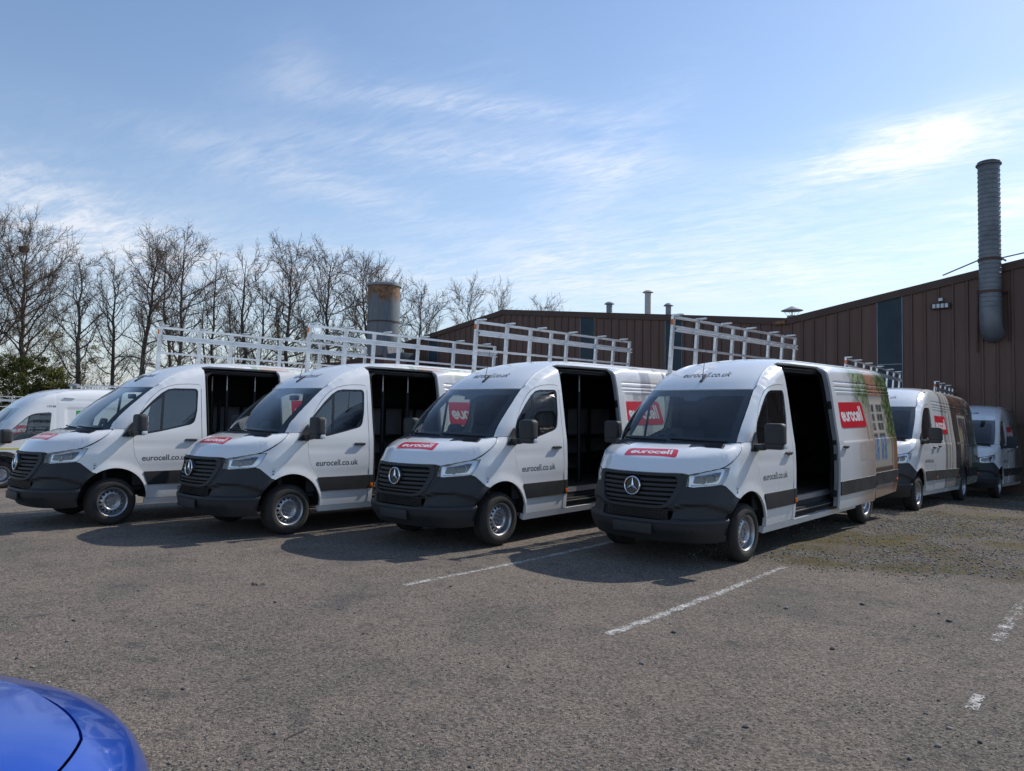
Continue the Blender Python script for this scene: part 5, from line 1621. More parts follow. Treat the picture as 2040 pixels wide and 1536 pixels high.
def print_cottage(x, z):
    c = np.tile(WHITE, (len(x), 1)); n1 = fbm(x, z, 3, 1); n2 = fbm(x, z, 11, 5)
    wall = sstep(-3.15, -4.3, x + .35 * (n1 - .5)) * sstep(2.3, 1.7, z + .3 * (n1 - .5) - .25 * sstep(-4.0, -4.6, x))
    c = lay(c, wall * (.55 + .5 * n1), (.44, .31, .23)); c = lay(c, wall * sstep(.5, .75, n2) * .5, (.56, .46, .38))
    course = np.abs(((z * 13) % 1) - .5) > .43
    c = lay(c, wall * course * .22, (.62, .55, .48))
    lo = sstep(.60, .5, z) * sstep(-3.2, -4.6, x); c = lay(c, lo * .85, (.36, .22, .15))
    ivy = sstep(-3.35, -3.75, x + .5 * (n1 - .5)) * sstep(-4.95, -4.75, x) * sstep(1.72, 2.05, z + .35 * (n2 - .5) + .18 * (x + 4.3))
    g = lay(np.tile(np.array([.16, .20, .09]), (len(x), 1)), sstep(.4, .65, n2), (.36, .42, .25)); g = lay(g, sstep(.55, .7, fbm(x, z, 22, 9)), (.04, .08, .02))
    c = c * (1 - (ivy * sstep(.28, .45, n1 + .3 * n2))[:, None]) + g * (ivy * sstep(.28, .45, n1 + .3 * n2))[:, None]
    lav = sstep(-3.3, -3.6, x) * sstep(-4.2, -4.0, x) * sstep(1.9, 2.0, z) * sstep(2.35, 2.2, z); c = lay(c, lav * sstep(.52, .62, fbm(x, z, 8, 13)) * .6, (.48, .46, .60))
    br = sstep(-4.55, -4.65, x) * sstep(2.02, 2.06, z); c = lay(c, br * (.9), (.40, .185, .095)); c = lay(c, br * sstep(.5, .62, fbm(x, z * 2.5, 9, 3)) * .6, (.24, .11, .065))
    sur = box_(x, z, -4.50, -5.66, .86, 2.09); c = lay(c, sur, (.52, .47, .40))
    c = lay(c, box_(x, z, -4.50, -4.545, .9, 2.09), (.10, .09, .09)); c = lay(c, box_(x, z, -5.62, -5.66, .9, 2.09), (.16, .13, .11)); c = lay(c, box_(x, z, -4.5, -5.66, 2.04, 2.09), (.40, .38, .36))
    for x0 in (-4.64, -5.05):
        c = lay(c, box_(x, z, x0 + .03, x0 - .33, 1.47, 1.99, .008), (.60, .56, .49))
        for i in range(2):
            for j in range(3):
                a = x0 - i * .155; b = 1.50 + j * .158; m_ = box_(x, z, a, a - .138, b, b + .135, .006)
                c = lay(c, m_, (.075, .075, .07)); c = lay(c, m_ * sstep(.5, .68, fbm(x, z, 14, 60 + i + j)) * .6, (.28, .31, .28))
        c = lay(c, box_(x, z, x0, x0 - .30, 1.0, 1.40, .012), (.13, .22, .38)); c = lay(c, box_(x, z, x0, x0 - .30, 1.0, 1.40) * sstep(.42, .62, fbm(x, z, 26, 33)) * .75, (.36, .46, .58)); c = lay(c, box_(x, z, x0 - .13, x0 - .16, 1.0, 1.40, .01), (.45, .41, .35))
        c = lay(c, box_(x, z, x0 + .01, x0 - .31, 1.40, 1.46, .008), (.12, .11, .10))
    c = lay(c, box_(x, z, -4.5, -5.68, .80, .875), (.16, .11, .085)); c = lay(c, box_(x, z, -4.36, -4.45, .70, 1.36), (.15, .14, .14)); c = lay(c, box_(x, z, -4.10, -4.14, 1.36, 1.62) , (.22, .18, .16))
    pil = sstep(-5.68, -5.76, x) * sstep(1.75, 1.5, z); c = lay(c, pil, (.38, .18, .10))
    iv2 = sstep(-5.30, -5.62, x + .5 * (n2 - .5) - .22 * sstep(2.0, 2.4, z)) * sstep(1.15, 1.5, z + .5 * (n1 - .5))
    g2 = lay(np.tile(np.array([.035, .065, .02]), (len(x), 1)), sstep(.45, .62, fbm(x, z, 18, 21)), (.15, .21, .07)); c = c * (1 - iv2[:, None]) + g2 * iv2[:, None]
    c = lay(c, box_(x, z, -3.62, -3.95, 1.05, 1.33, .01) * .35, (.30, .25, .2)); c = lay(c, box_(x, z, -3.66, -3.92, 1.08, 1.30, .01) * .45, (.66, .58, .5))
    return c


def print_drapes(x, z):
    c = np.tile(WHITE, (len(x), 1)); n1 = fbm(x, z * 3.5, 4, 31); up = sstep(-2.9, -3.3, x)
    c = lay(c, up * sstep(.5, .7, n1) * .45, (.50, .50, .52))
    for x0, x1, col_, a in ((-3.46, -3.78, (.34, .335, .35), .85), (-3.78, -4.25, (.66, .63, .56), .8), (-4.22, -4.29, (.10, .10, .11), .95), (-4.34, -4.38, (.12, .12, .12), .9), (-4.29, -4.75, (.60, .52, .38), .8), (-4.75, -6.1, (.50, .49, .48), .7), (-5.2, -5.4, (.22, .2, .19), .8)):
        lean = .10 * (z - 2.1); c = lay(c, box_(x + lean, z, x0, x1, 0, 3, .01) * a * (.75 + .5 * vnoise(x, z, 9, 4)), col_)
    c = lay(c, box_(x, z, -3.2, -3.6, 1.98, 2.1, .03) * sstep(.5, .6, n1) * .7, (.33, .33, .32)); c = lay(c, box_(x, z, -2.85, -4.2, .5, 1.5, .2) * .25 * n1, (.5, .5, .52))
    return c


def print_garden(x, z):
    c = np.tile(WHITE, (len(x), 1)); n1 = fbm(x, z, 4, 41); n2 = fbm(x, z, 12, 45)
    t = sstep(2.42, 2.52, z + .08 * (n1 - .5))
    c = lay(c, t * box_(x, z, -2.2, -2.62, 2.3, 2.7, .1) * sstep(.45, .6, n2), (.30, .42, .26)); c = lay(c, t * box_(x, z, -2.5, -3.0, 2.3, 2.7, .1) * .8, (.62, .40, .32))
    c = lay(c, sstep(-2.9, -3.2, x) * sstep(1.9, 2.3, z + .2 * (n1 - .5)) * sstep(.5, .62, n2) * .6, (.40, .48, .34))
    c = lay(c, sstep(-3.6, -4.4, x) * .55 * (.4 + n1), (.50, .38, .30)); c = lay(c, sstep(-4.5, -4.6, x) * sstep(1.7, 2.2, z) * sstep(.42, .55, n2), (.12, .2, .07))
    c = lay(c, t * sstep(-1.9, -2.0, x) * sstep(.55, .65, n2) * .4, (.5, .55, .45))
    return c


def print_patio(x, z):
    c = np.tile(WHITE, (len(x), 1)); n1 = fbm(x, z, 4, 51); n2 = fbm(x, z, 13, 55)
    c = lay(c, sstep(-1.9, -2.5, x) * .35, (.62, .61, .60))
    br = sstep(-2.2, -2.3, x) * sstep(-3.45, -3.4, x); course = (np.abs(((z * 12) % 1) - .5) > .42); c = lay(c, br * course * .35, (.34, .33, .32))
    for x0, x1, col_, a in ((-2.32, -2.52, (.26, .245, .25), .9), (-2.55, -2.86, (.58, .53, .44), .9), (-2.74, -2.78, (.12, .11, .11), .8), (-2.98, -3.03, (.10, .09, .09), .9), (-3.03, -3.25, (.62, .58, .50), .9)):
        c = lay(c, box_(x + .08 * (z - 1.6), z, x0, x1, 0, 3, .01) * a * (.8 + .4 * n2), col_)
    dk = sstep(-3.28, -3.36, x); c = lay(c, dk, (.055, .046, .042)); c = lay(c, dk * sstep(.5, .68, fbm(x * 4, z, 3, 8)) * .7, (.13, .095, .075))
    c = lay(c, dk * box_(x, z, -3.6, -4.5, 2.1, 2.6, .15) * sstep(.45, .6, n2) * .9, (.30, .13, .05))
    for x0, x1 in ((-3.92, -3.99), (-4.80, -4.88)): c = lay(c, box_(x, z, x0, x1, .85, 2.05), (.50, .46, .40))
    c = lay(c, box_(x, z, -3.92, -4.88, 2.0, 2.06), (.50, .46, .40)); c = lay(c, box_(x, z, -4.0, -4.79, 1.0, 2.0), (.10, .085, .075)); c = lay(c, box_(x, z, -4.0, -4.30, .95, 1.75, .1) * .8, (.50, .40, .26)); c = lay(c, box_(x, z, -4.42, -4.70, .95, 1.6, .08) * .7, (.42, .33, .22))
    c = lay(c, box_(x, z, -3.5, -4.9, 1.36, 1.41, .008), (.30, .28, .26)); c = lay(c, box_(x, z, -4.95, -5.12, .6, 1.3, .02), (.48, .42, .33))
    fo = sstep(-5.0, -5.3, x + .5 * (n1 - .5)); c = lay(c, fo * sstep(.42, .58, n2), (.085, .13, .035)); c = lay(c, fo * sstep(1.6, 1.9, z) * sstep(.60, .70, fbm(x, z, 16, 77)), (.62, .40, .50))
    lo = sstep(.6, .52, z) * sstep(-2.2, -2.6, x); c = lay(c, lo * .75, (.40, .38, .33))
    return c


def print_dusk(x, z):
    c = np.tile(WHITE, (len(x), 1)); n1 = fbm(x, z, 3, 61); n2 = fbm(x, z, 10, 65)
    m = sstep(-1.7, -2.9, x + .6 * (n1 - .5)); c = lay(c, m * .96, (.040, .048, .036)); c = lay(c, m * sstep(.55, .7, n2) * .7, (.13, .15, .09))
    c = lay(c, box_(x, z, -3.1, -3.7, .6, 1.4, .2) * sstep(.4, .6, n2) * .7, (.26, .22, .17)); c = lay(c, box_(x, z, -2.9, -3.5, 2.15, 2.5, .1) * sstep(.4, .6, n1), (.24, .25, .32))
    return c


PRINTS = {'A': print_garden, 'B': print_garden, 'C': print_drapes, 'D': print_cottage, 'E': print_patio, 'F': print_dusk, 'H': print_garden}
VAN_LABEL = {
    'A': 'leftmost of the four open white vans, parked beside the van with green lettering',
    'B': 'second from left of the four open white vans, red and green print along its roof',
    'C': 'open white van left of the nearest one, grey drapes printed on its side',
    'D': 'nearest open white van, cottage window and ivy printed behind its side door',
    'E': 'white van with closed doors and a dark timber patio printed on its side',
    'F': 'shaded white van against the wall at far right, printed nearly black at its rear',
    'H': 'white racked van mostly hidden behind the van with the green letter, far left'}
GROUP = 'white liveried panel vans with glass racks'
proto = make_big_van()
proto['group'] = GROUP


def setup_van(v, k, first=False):
    loc, rot = van_frame(k); v.location = loc; v.rotation_euler = rot; v['label'] = VAN_LABEL[k]; v['category'] = 'van'; v['group'] = GROUP
    opened = k in 'ABCD'
    for o in v.children:
        b = o.name.split('.')[0]
        if b in ('side_panel', 'sliding_door'):
            if not first: o.data = o.data.copy()
            o.location = DOOR_SHIFT if (b == 'sliding_door' and opened) else (0, 0, 0)
            sh_ = (DOOR_SHIFT.x if (b == 'sliding_door' and opened) else 0.0, 0.0)
            fn = PRINTS[k]
            paint_mesh(o.data, fn, sh_)


others = {k: dup(proto) for k in 'BCDEFH'}
setup_van(proto, 'A', True)
for k, v in others.items(): setup_van(v, k)

# papers on the dashboard of the third van
for lab, xy, rz in (('loose white paper sheet on the dashboard of the third van, passenger side', (-.06, .42), .4), ('crumpled white paper on the dashboard of the third van, driver side', (.02, -.62), -.5)):
    mb = MB(); g = np.linspace(-.5, .5, 6); rng = np.random.default_rng(int(abs(xy[1]) * 100))
    v = [(a * .21, b * .30, .006 + .012 * rng.random()) for a in g for b in g]
    mb.add(v, [(i * 6 + j, (i + 1) * 6 + j, (i + 1) * 6 + j + 1, i * 6 + j + 1) for i in range(5) for j in range(5)])
    o = mb.build('paper_sheet', 'paper', None)
    loc, rot = van_frame('C'); Mx = Matrix.LocRotScale(Vector(loc), __import__('mathutils').Euler(rot), None)
    o.matrix_world = Mx @ Matrix.Translation((xy[0], xy[1], 1.432)) @ Matrix.Rotation(rz, 4, 'Z') @ Matrix.Rotation(rad(8), 4, 'Y')
    tag(o, lab, 'paper')

# ------------------------------------------------------------------ the pale van with the green letter
MID = Loft(
    xf=[(.25, .86), (.36, .96), (.50, 1.0), (.80, .985), (1.0, .94), (1.15, .82), (1.27, .62), (1.36, .40), (1.40, .31), (1.75, -.02), (2.05, -.33), (2.30, -.62), (2.5, -.98), (2.6, -1.4), (2.65, -2.1)],
    w=[(.25, .95), (.36, .975), (.6, 1.0), (.9, 1.01), (1.2, 1.0), (1.5, .975), (1.8, .945), (2.1, .915), (2.3, .89), (2.45, .85), (2.54, .79), (2.60, .70), (2.63, .58), (2.645, .38), (2.65, 0)],
    a=[(.25, .75), (.9, .9), (1.2, 1.0), (1.36, .9), (1.45, .75), (1.9, .5), (2.3, .45), (2.65, .8)], n=[(.25, 2.4), (.9, 2.2), (1.2, 2.5), (1.4, 3.5), (1.8, 3.2), (2.65, 2.2)],
    rear=[(.25, -5.6), (.5, -5.65), (1.5, -5.65), (2.3, -5.58), (2.65, -5.3)], ztop=2.65)


def make_mid_van():
    S = MID; t = thing('utility_van', 'pale van with a yellow stripe, green letter and roof bars at far left', 'van', *van_frame('T'))
    L, Rr, TOP, FR, WR = S.side(1), S.side(-1), S.top(), S.front(), S.wrap(1); oL, oR, oT, oF = (0, 1, 0), (0, -1, 0), (0, 0, 1), (1, 0, 0)
    outw = lambda p: p - np.array([-.6, 0, .9]); gz_ = lambda x, y: float(S.Z(x, y))
    AF, AR = (0.0, .37, .47), (-3.75, .36, .45)
    win = rpoly([(.06, 1.165), (-.55, 1.27), (-1.05, 1.385), (-1.105, 1.97), (-.62, 1.93), (-.10, 1.42)], [.02, .3, .08, .07, .2, .05], 4)
    gut = [(x, gz_(x, .72)) for x in (-.55, -.8, -1.1, -1.5, -2.0, -3.5, -5.2)]
    wse = [(-.34, 2.05), (-.12, 1.80), (.06, 1.60), (.20, 1.42)]
    for sg, Ms, oo in ((1, L, oL), (-1, Rr, oR)):
        mb = MB()
        ol = wse + [(.60, 1.22), (.72, 1.05), (.55, .80), (.42, .62)] + arc(*AF, 30, 180, 14) + [(-.48, .34), (-3.32, .34)] + arc(*AR, 178, 2, 14)[0:0] + arc(AR[0], AR[1], AR[2], 0, 180, 14)[::-1] + [(-3.3 - .92, .34), (-5.63, .40), (-5.65, 1.5), (-5.58, 2.3)] + gut[::-1]
        ol = wse + [(.60, 1.22), (.72, 1.05), (.55, .80), (.42, .62)] + arc(*AF, 30, 180, 14) + [(-.48, .34), (-3.25, .34)] + arc(AR[0], AR[1], AR[2], 0, 180, 14) + [(-4.25, .34), (-5.60, .40), (-5.64, 1.5), (-5.57, 2.3)] + gut[::-1]
        def rel(u, v, p):
            d = -.010 * np.exp(-((u + 1.22) / .008) ** 2) * sstep(.4, .5, v) - .010 * np.exp(-((v - 2.285) / .012) ** 2) * sstep(-1.2, -1.3, u)
            d = d - .012 * box_(u, v, -1.45, -2.9, 1.30, 2.08, .02) - .008 * np.exp(-((v - (2.165 - .35 * sstep(-.75, -.3, u) * 2)) / .008) ** 2) * sstep(-.45, -.6, u) * sstep(-1.25, -1.2, u)
            d = d - .008 * np.exp(-((u - .06) / .008) ** 2) * sstep(1.17, 1.1, v) * sstep(.78, .85, v)
            return d
        patch(mb, ol, Ms, .035, holes=[win], out=oo, depth=.03, offf=rel); mb.build('body_side', 'white_paint', t)
        mb = MB(); patch(mb, win, Ms, .1, off=-.012, out=oo, depth=0); w_ = mb.build('window', 'door_glass', t)
        mb = MB(); ins = [(-.52 + (p[0] + .52) * .93, 1.56 + (p[1] - 1.56) * .90) for p in win]; patch(mb, win, Ms, .06, off=-.018, holes=[ins], out=oo, depth=0); mb.build('window_border', 'gloss_black', w_)
        mb = MB(); patch(mb, arc(AF[0], AF[1], .575, -2, 182, 20) + arc(AF[0], AF[1], .475, 182, -2, 20), Ms, .05, off=.014, out=oo, depth=.03)
        patch(mb, arc(AR[0], AR[1], .54, -2, 182, 20) + arc(AR[0], AR[1], .455, 182, -2, 20), Ms, .05, off=.014, out=oo, depth=.03); mb.build('arch_trim', 'black_plastic', t)
        mb = MB(); patch(mb, [(.30, .998), (-5.6, .998), (-5.6, 1.030), (.30, 1.030)], Ms, .08, off=.004, out=oo, depth=.003); mb.build('stripe', 'stripe_yellow', t)
        mb = MB(); mb.bbox((-.10, .98, 1.18), (.16, 1.12, 1.25), .03); mb.bbox((-.14, 1.05, 1.16), (.12, 1.32, 1.52), .07, seg=3); mb.bbox((-.145, 1.10, 1.20), (-.13, 1.28, 1.48), .006, 1)
        if sg < 0: mb.v = [v * np.array([1, -1, 1]) for v in mb.v]
        mb.build('wing_mirror', ['black_plastic', 'chrome'], t, sharp=50)
        mb = MB(); y = float(S.Y(-1.6, 2.36)); mb.bbox((-1.66, y - .01, 2.335), (-1.40, y + .03, 2.375), .012)
        if sg < 0: mb.v = [v * np.array([1, -1, 1]) for v in mb.v]
        mb.build('side_lamp', 'led_face', t)
    mb = MB(); ws = [(y, 2.055) for y in np.linspace(.68, -.68, 9)] + [(-.84 + .02 * 0, 1.40)] + [(.84, 1.40)]
    patch(mb, ws[::-1], FR, .07, out=oF, depth=0); mb.build('windscreen', 'screen_glass', t)
    mb = MB(); rf_ = [(x, .72) for x, _ in gut][::-1] + [(float(S.X(y, 2.06)), y) for y in np.linspace(.69, -.69, 15)] + [(x, -.72) for x, _ in gut]
    patch(mb, rf_, TOP, .09, out=oT, depth=.03); mb.build('roof', 'white_paint', t)
    mb = MB(); bo = [(float(S.X(y, 1.08)), y) for y in np.linspace(-.62, .62, 15)] + [(.62, .84), (.22, .93)] + [(float(S.X(y, 1.385)), y) for y in np.linspace(.82, -.82, 15)] + [(.22, -.93), (.62, -.84)]
    patch(mb, bo, TOP, .07, out=oT, depth=.03); mb.build('bonnet', 'white_paint', t)
    mb = MB(); u0 = S.u_of_x(.56, .6)
    patch(mb, [(-u0, .30), (u0, .30), (u0, .78), (.9, .80), (.75, 1.08), (-.75, 1.08), (-.9, .80), (-u0, .78)], WR, .05, out=outw, depth=.04); mb.build('bumper', 'black_plastic', t)
    for sg in (1, -1):
        mb = MB(); patch(mb, rpoly([(.78, .90), (1.15, .92), (1.40, 1.16), (.84, 1.08)], .03, 3), S.wrap(sg), .05, off=.012, out=outw, depth=.03); mb.build('headlight', 'lamp_shell', t)
    mb = MB(); mb.box((-5.5, -.9, .38), (-.6, .9, .55)); mb.box((-5.5, -.85, .55), (-1.30, .85, .6)); mb.add([(-1.28, -.9, .55), (-1.28, .9, .55), (-1.28, .75, 2.5), (-1.28, -.75, 2.5)], [(0, 1, 2, 3)]); mb.box((.0, -.6, .4), (.55, .6, 1.0)); mb.box((-.3, -.8, .9), (.25, .8, 1.22))
    for sg in (1, -1):
        for cx, cz, r_ in (AF, AR):
            a = np.linspace(0, np.pi, 13); v = np.concatenate([np.c_[cx + (r_ + .02) * np.cos(a), np.full(13, sg * yy), cz + (r_ + .02) * np.sin(a)] for yy in (.55, .97)]); mb.add(v, [(i, i + 1, 14 + i, 13 + i) for i in range(12)])
    mb.build('underside', 'dark_gap', t, smooth=False)
    for y in (-.42, .42):
        mb = MB(); mb.bbox((-1.1, y - .26, .7), (-.5, y + .26, .9), .05); mb.bbox((-1.18, y - .25, .85), (-1.02, y + .25, 1.55), .05); mb.bbox((-1.17, y - .13, 1.57), (-1.06, y + .13, 1.76), .04); mb.build('seat', 'seat_cloth', t)
    for cx in (0, -3.75):
        for sg in (1, -1): make_wheel(t, cx, sg, .955, .345, .348)
    for y in (.62, -.62):
        mb = MB(); mb.bar((-1.98, y, 2.735), (-5.2, y, 2.735), .05, .03); mb.build('roof_rail', 'aluminium', t)
    for x in (-2.05, -3.3, -4.6):
        mb = MB(); mb.bar((x, -.70, 2.70), (x, .70, 2.70), .06, .03); mb.box((x - .03, .6, 2.58), (x + .03, .66, 2.70)); mb.box((x - .03, -.66, 2.58), (x + .03, -.6, 2.70)); mb.build('roof_bar', 'aluminium', t)
    mb = MB(); mb.lathe([(.0, 2.78), (.10, 2.77), (.15, 2.73), (.15, 2.71), (.05, 2.70), (.05, 2.62)], 16, center=(-1.82, .3, 0)); mb.build('roof_fan', 'galvanised', t)
    v, f = letter_mesh('13YS8', .20, .05); mb = MB(); decal(mb, v, f, L, (-1.0, 2.10), (-1, 0), (0, 1), .003, 0, oL); mb.build('lettering', 'letter_dark', t, sharp=None)
    v, f = letter_mesh('P', .36, .50); mb = MB(); decal(mb, v * (1, 1), f, lambda x, z: np.stack([x, S.Y(x, z) - .012, z], 1), (-1.70, 1.52), (-1, 0), (0, 1), .004, 0, oL); mb.build('green_letter', 'logo_green', t, sharp=None)


make_mid_van()

# ------------------------------------------------------------------ blue car beside the photographer
CARL = Loft(xf=[(.20, .70), (.30, .84), (.45, .90), (.58, .89), (.68, .84), (.76, .70), (.82, .50), (.88, .18), (.93, -.12), (.96, -.32)],
            w=[(.2, .80), (.35, .86), (.55, .88), (.68, .875), (.78, .845), (.85, .80), (.91, .72), (.945, .55), (.96, 0)],
            a=[(.2, .7), (.5, .80), (.75, .95), (.96, 1.1)], n=[(.2, 2.3), (.6, 2.3), (.8, 2.3), (.96, 2.6)], rear=[(.2, -3.2), (.5, -3.28), (.9, -3.2), (.96, -3.0)], ztop=.96)


def make_car():
    S = CARL; t = thing('blue_car', 'glossy blue car, only its bonnet corner in the lower left corner', 'car', (-1.97, 1.70, 0), (0, 0, rad(90 - 14))); t.scale = (1.13, 1.13, 1.13)
    L, Rr, TOP, WR = S.side(1), S.side(-1), S.top(.3), S.wrap(1); outw = lambda p: p - np.array([-.8, 0, .5])
    zf = lambda y: .80 - .05 * (abs(y) / .7) ** 2
    half = [(S.u_of_y(y, zf(y)), zf(y)) for y in np.linspace(.03, .66, 12)] + [(1.22, .765), (1.42, .785), (1.62, .805), (1.85, .828), (2.05, .845)]
    hu = np.arange(.03, 2.051, .05); hz_ = np.interp(hu, [q[0] for q in half], [q[1] for q in half]); half = list(zip(hu.tolist(), hz_.tolist()))
    line = [(-u, z) for u, z in half[::-1]] + half
    p = WR(np.array([q[0] for q in line]), np.array([q[1] for q in line]))
    mb = MB(); patch(mb, [(float(a) - .001, float(b) * .999) for a, b, c in p], TOP, .045, out=(0, 0, 1), depth=.03, offf=lambda u, v, p: .008 * sstep(.55, .40, np.abs(v) + .12 * u)); mb.build('bonnet', 'car_blue', t)
    mb = MB()
    top = [(u, z - .003) for u, z in line]
    far = [(2.3, .855), (2.6, .86)]
    AFc = (-.02, .31)
    arcu = [(S.L + float(S.xf(.5) - S.a(.5)) - x, z) for x, z in arc(-.05, .31, .36, 180, 0, 14)]
    ol = [(-u, z) for u, z in far[::-1]] + top + far + [(2.6, .25)] + arcu + [(u, .22) for u in np.linspace(.9, -.9, 9)] + [(-u, z) for u, z in arcu[::-1]] + [(-2.6, .25)]
    patch(mb, ol, WR, .05, out=outw, depth=.03); mb.build('nose', 'car_blue', t)
    for sg, Ms in ((1, L), (-1, Rr)):
        mb = MB(); x0 = float(S.xf(.5) - S.a(.5)) - (2.6 - S.L) - .006
        patch(mb, [(x0, .25), (x0, .855), (-3.0, .86), (-3.15, .5), (-2.95, .3)] + arc(-2.5, .31, .36, 0, 180, 12)[0:0] + [(-2.9, .25)], Ms, .08, out=(0, sg, 0), depth=.03); mb.build('door_side', 'car_blue', t)
    g0 = [(-.50, .70, .93), (-.95, .60, 1.30), (-1.30, .54, 1.44), (-2.2, .54, 1.45), (-2.85, .60, 1.20), (-3.05, .68, .93)]
    mb = MB(); n = len(g0); v = [(x, s * y, z) for s in (1, -1) for x, y, z in g0]
    mb.add(v, [(0, 1, n + 1, n), (4, 5, n + 5, n + 4)]); mb.add([(g0[i][0], s * g0[i][1], g0[i][2]) for s in (1, -1) for i in range(n)], [(0, 1, 2, 3, 4, 5), (11, 10, 9, 8, 7, 6)]); mb.build('glasshouse', 'door_glass', t, smooth=False)
    mb = MB(); mb.add([(g0[i][0], s * g0[i][1], g0[i][2] + .01) for s in (1, -1) for i in (1, 2, 3, 4)], [(0, 1, 5, 4), (1, 2, 6, 5), (2, 3, 7, 6)]); mb.build('roof', 'car_blue', t)
    mb = MB(); mb.box((-3.0, -.70, .2), (.45, .70, .72)); mb.build('underside', 'dark_gap', t, smooth=False)
    for cx in (-.05, -2.5):
        for sg in (1, -1):
            w = make_wheel(t, 0, sg, .86, 0, .352)
            for o in (w, *w.children): o.data.transform(Matrix.Translation((cx, 0, .30)) @ Matrix.Scale(.85, 4, (1, 0, 0)) @ Matrix.Scale(.85, 4, (0, 0, 1)))
    for sg in (1, -1):
        mb = MB(); patch(mb, rpoly([(.22, .52), (.50, .54), (.52, .60), (.25, .60)], .03, 3), S.wrap(sg), .05, off=.006, out=outw, depth=.02); mb.build('headlight', 'lamp_shell', t)


make_car()

# ------------------------------------------------------------------ loose stones on the ground


def stones(name, label, pts, sizes, seed, mats):
    rng = np.random.default_rng(seed); n = len(pts); phi = (1 + 5 ** .5) / 2
    base = np.array([(0, 0, 1), (.9, 0, .3), (.28, .85, .25), (-.72, .53, .3), (-.72, -.53, .25), (.28, -.85, .3), (.6, .5, -.5), (-.6, .4, -.5), (0, -.75, -.5)])
    F = np.array([(0, 1, 2), (0, 2, 3), (0, 3, 4), (0, 4, 5), (0, 5, 1), (1, 6, 2), (2, 7, 3), (3, 7, 4), (4, 8, 5), (5, 8, 1), (1, 8, 6), (2, 6, 7), (4, 7, 8), (6, 8, 7)])
    B = base[None] * (1 + rng.normal(0, .22, (n, 9, 3))) * np.array([1, .8, .55]) * sizes[:, None, None]
    a = rng.uniform(0, 6.28, n); c, s = np.cos(a), np.sin(a)
    V = np.stack([B[..., 0] * c[:, None] - B[..., 1] * s[:, None], B[..., 0] * s[:, None] + B[..., 1] * c[:, None], B[..., 2]], -1)
    z = ground_z(pts[:, 0], pts[:, 1]) + sizes * .18
    V += np.c_[pts, z][:, None, :]
    me = bpy.data.meshes.new(name); tri = (np.arange(n)[:, None, None] * 9 + F[None]).reshape(-1, 3)
    me.vertices.add(n * 9); me.vertices.foreach_set('co', V.astype(np.float32).ravel())
    me.loops.add(len(tri) * 3); me.loops.foreach_set('vertex_index', tri.astype(np.int32).ravel())
    me.polygons.add(len(tri)); me.polygons.foreach_set('loop_start', np.arange(0, len(tri) * 3, 3, dtype=np.int32))
    for m in mats: me.materials.append(MATS[m])
    me.polygons.foreach_set('material_index', np.repeat(rng.choice(len(mats), n, p=None), 14).astype(np.int32))
    me.update(calc_edges=True); me.validate()
    o = bpy.data.objects.new(name, me); col.objects.link(o); return tag(o, label, 'stones', kind='stuff')


vary('stone_grey', (0.15, 0.148, 0.145), (0.23, 0.225, 0.215), 9.0, 0.9)
vary('stone_dark', (0.050, 0.050, 0.053), (0.085, 0.083, 0.083), 9.0, 0.85)
vary('stone_buff', (0.26, 0.235, 0.205), (0.34, 0.315, 0.28), 9.0, 0.9)
rng = np.random.default_rng(5)
# scatter over the tarmac, thicker near the photographer
P = np.c_[rng.uniform(-9, 9, 150000), rng.uniform(2.2, 13, 150000)]
keep = (np.abs(P[:, 0]) < P[:, 1] * .85 + .6) & (rng.random(150000) < np.clip(3.4 / P[:, 1], 0, 1) ** 1.35); P = P[keep]
den = fbm(P[:, 0], P[:, 1], .55, 3); P = P[rng.random(len(P)) < sstep(.30, .62, den) * .85 + .12]
sz = .0035 + .0055 * rng.random(len(P)) ** 2 + .014 * (rng.random(len(P)) < .012) * rng.random(len(P))
stones('loose_grit', 'loose grit scattered over the worn tarmac', P, sz, 6, ['stone_grey', 'stone_dark', 'stone_buff'])
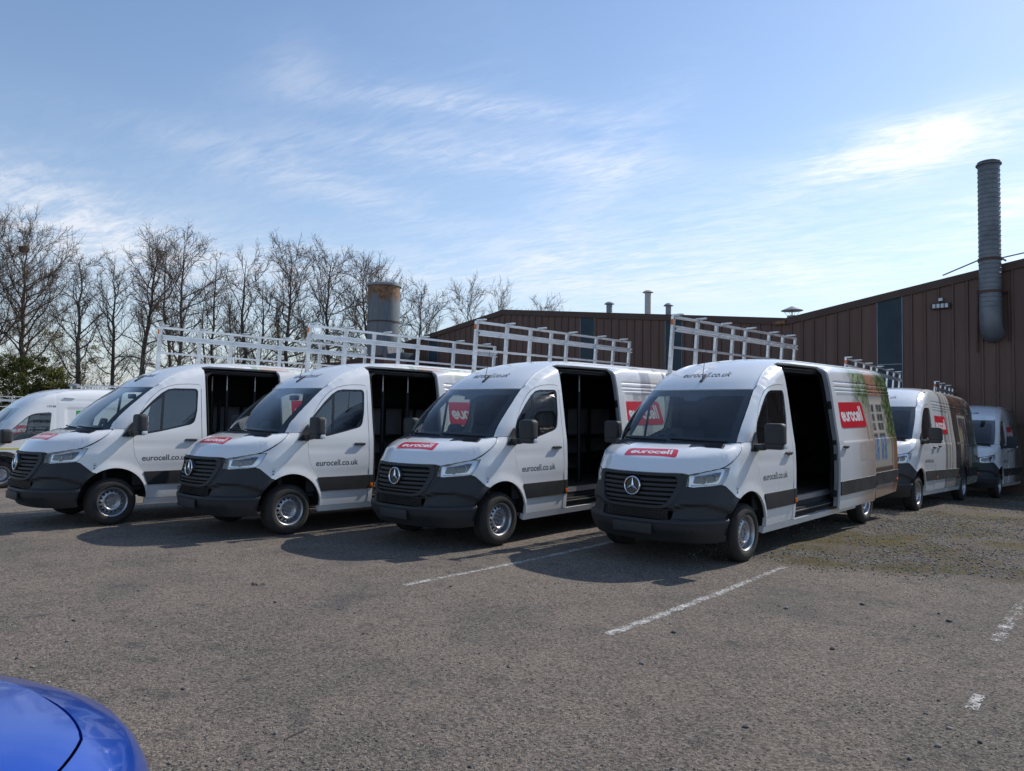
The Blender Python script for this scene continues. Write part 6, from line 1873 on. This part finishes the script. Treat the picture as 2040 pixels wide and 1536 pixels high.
# chippings beyond the edge of the tarmac on the right
P = np.c_[rng.uniform(1.5, 18, 130000), rng.uniform(6, 22, 130000)]
ln = P[:, 0] * .398 + P[:, 1] * .917 - 9.50 + (fbm(P[:, 0], P[:, 1], .9, 8) - .5) * 1.2; sd = P[:, 0] * .73 - P[:, 1] * .685 + 4.45
P = P[(ln > -.1) & (sd > -.4) & (fbm(P[:, 0], P[:, 1], .7, 12) > .33 + .25 * rng.random(len(P)))]
P = P[rng.random(len(P)) < np.clip(12 / P[:, 1], 0, 1) ** 2]
stones('loose_chippings', 'grey chippings mixed with moss beyond the tarmac edge at right', P, .006 + .014 * rng.random(len(P)) ** 2.2, 7, ['stone_grey', 'stone_dark', 'stone_grey', 'stone_buff'])

# the few larger bits one can pick out
for k, (x, y, s, m, lab) in enumerate(((1.35, 6.10, .020, 'stone_dark', 'dark lump on the tarmac just right of the near end of the solid white line'),
                                       (2.58, 6.93, .024, 'stone_grey', 'grey stone right of the solid white line, level with its middle'),
                                       (3.36, 7.09, .020, 'stone_dark', 'dark stone on the tarmac midway between solid and broken white lines'),
                                       (3.86, 6.54, .022, 'stone_dark', 'dark stone just left of the broken white line at the right edge'),
                                       (2.49, 5.74, .020, 'stone_dark', 'dark stone alone below the two stones right of the solid line'),
                                       (.95, 5.31, .018, 'stone_grey', 'pale stone on the tarmac below the near end of the solid white line'),
                                       (1.35, 4.25, .015, 'stone_dark', 'small dark stone nearest the bottom edge, right of the picture middle'))):
    mb = MB(); bm = bmesh.new(); bmesh.ops.create_icosphere(bm, subdivisions=2, radius=s); r_ = np.random.default_rng(k)
    for v in bm.verts: v.co = Vector((v.co.x * 1.2, v.co.y * .9, v.co.z * .6)) * (1 + r_.normal(0, .10))
    mb.add([v.co[:] for v in bm.verts], [[v.index for v in f.verts] for f in bm.faces]); bm.free()
    o = mb.build('stone', m, None, smooth=False); o.location = (x, y, gz1(x, y) + s * .3); o.rotation_euler = (0, 0, k); tag(o, lab, 'stone')
mb = MB(); mb.tube([(0, 0, .005), (.025, .05, .008), (.055, .10, .005), (.085, .15, .008)], [.004, .0035, .003, .002], 6)
o = mb.build('twig', 'stone_dark', None); o.location = (-1.16, 3.92, gz1(-1.16, 3.92)); tag(o, 'thin dark twig lying on the tarmac left of the middle foreground', 'twig')
mb = MB(); rr_ = np.random.default_rng(3); leaf_cloud(rr_, mb, (0, 0, .015), .04, 8, .025, (1.6, 1, .3))
o = mb.build('leaf_litter', 'stone_dark', None, smooth=False); o.location = (-2.50, 7.41, gz1(-2.50, 7.41)); tag(o, 'small clump of dead dark leaves on the sunlit tarmac at left', 'leaves')
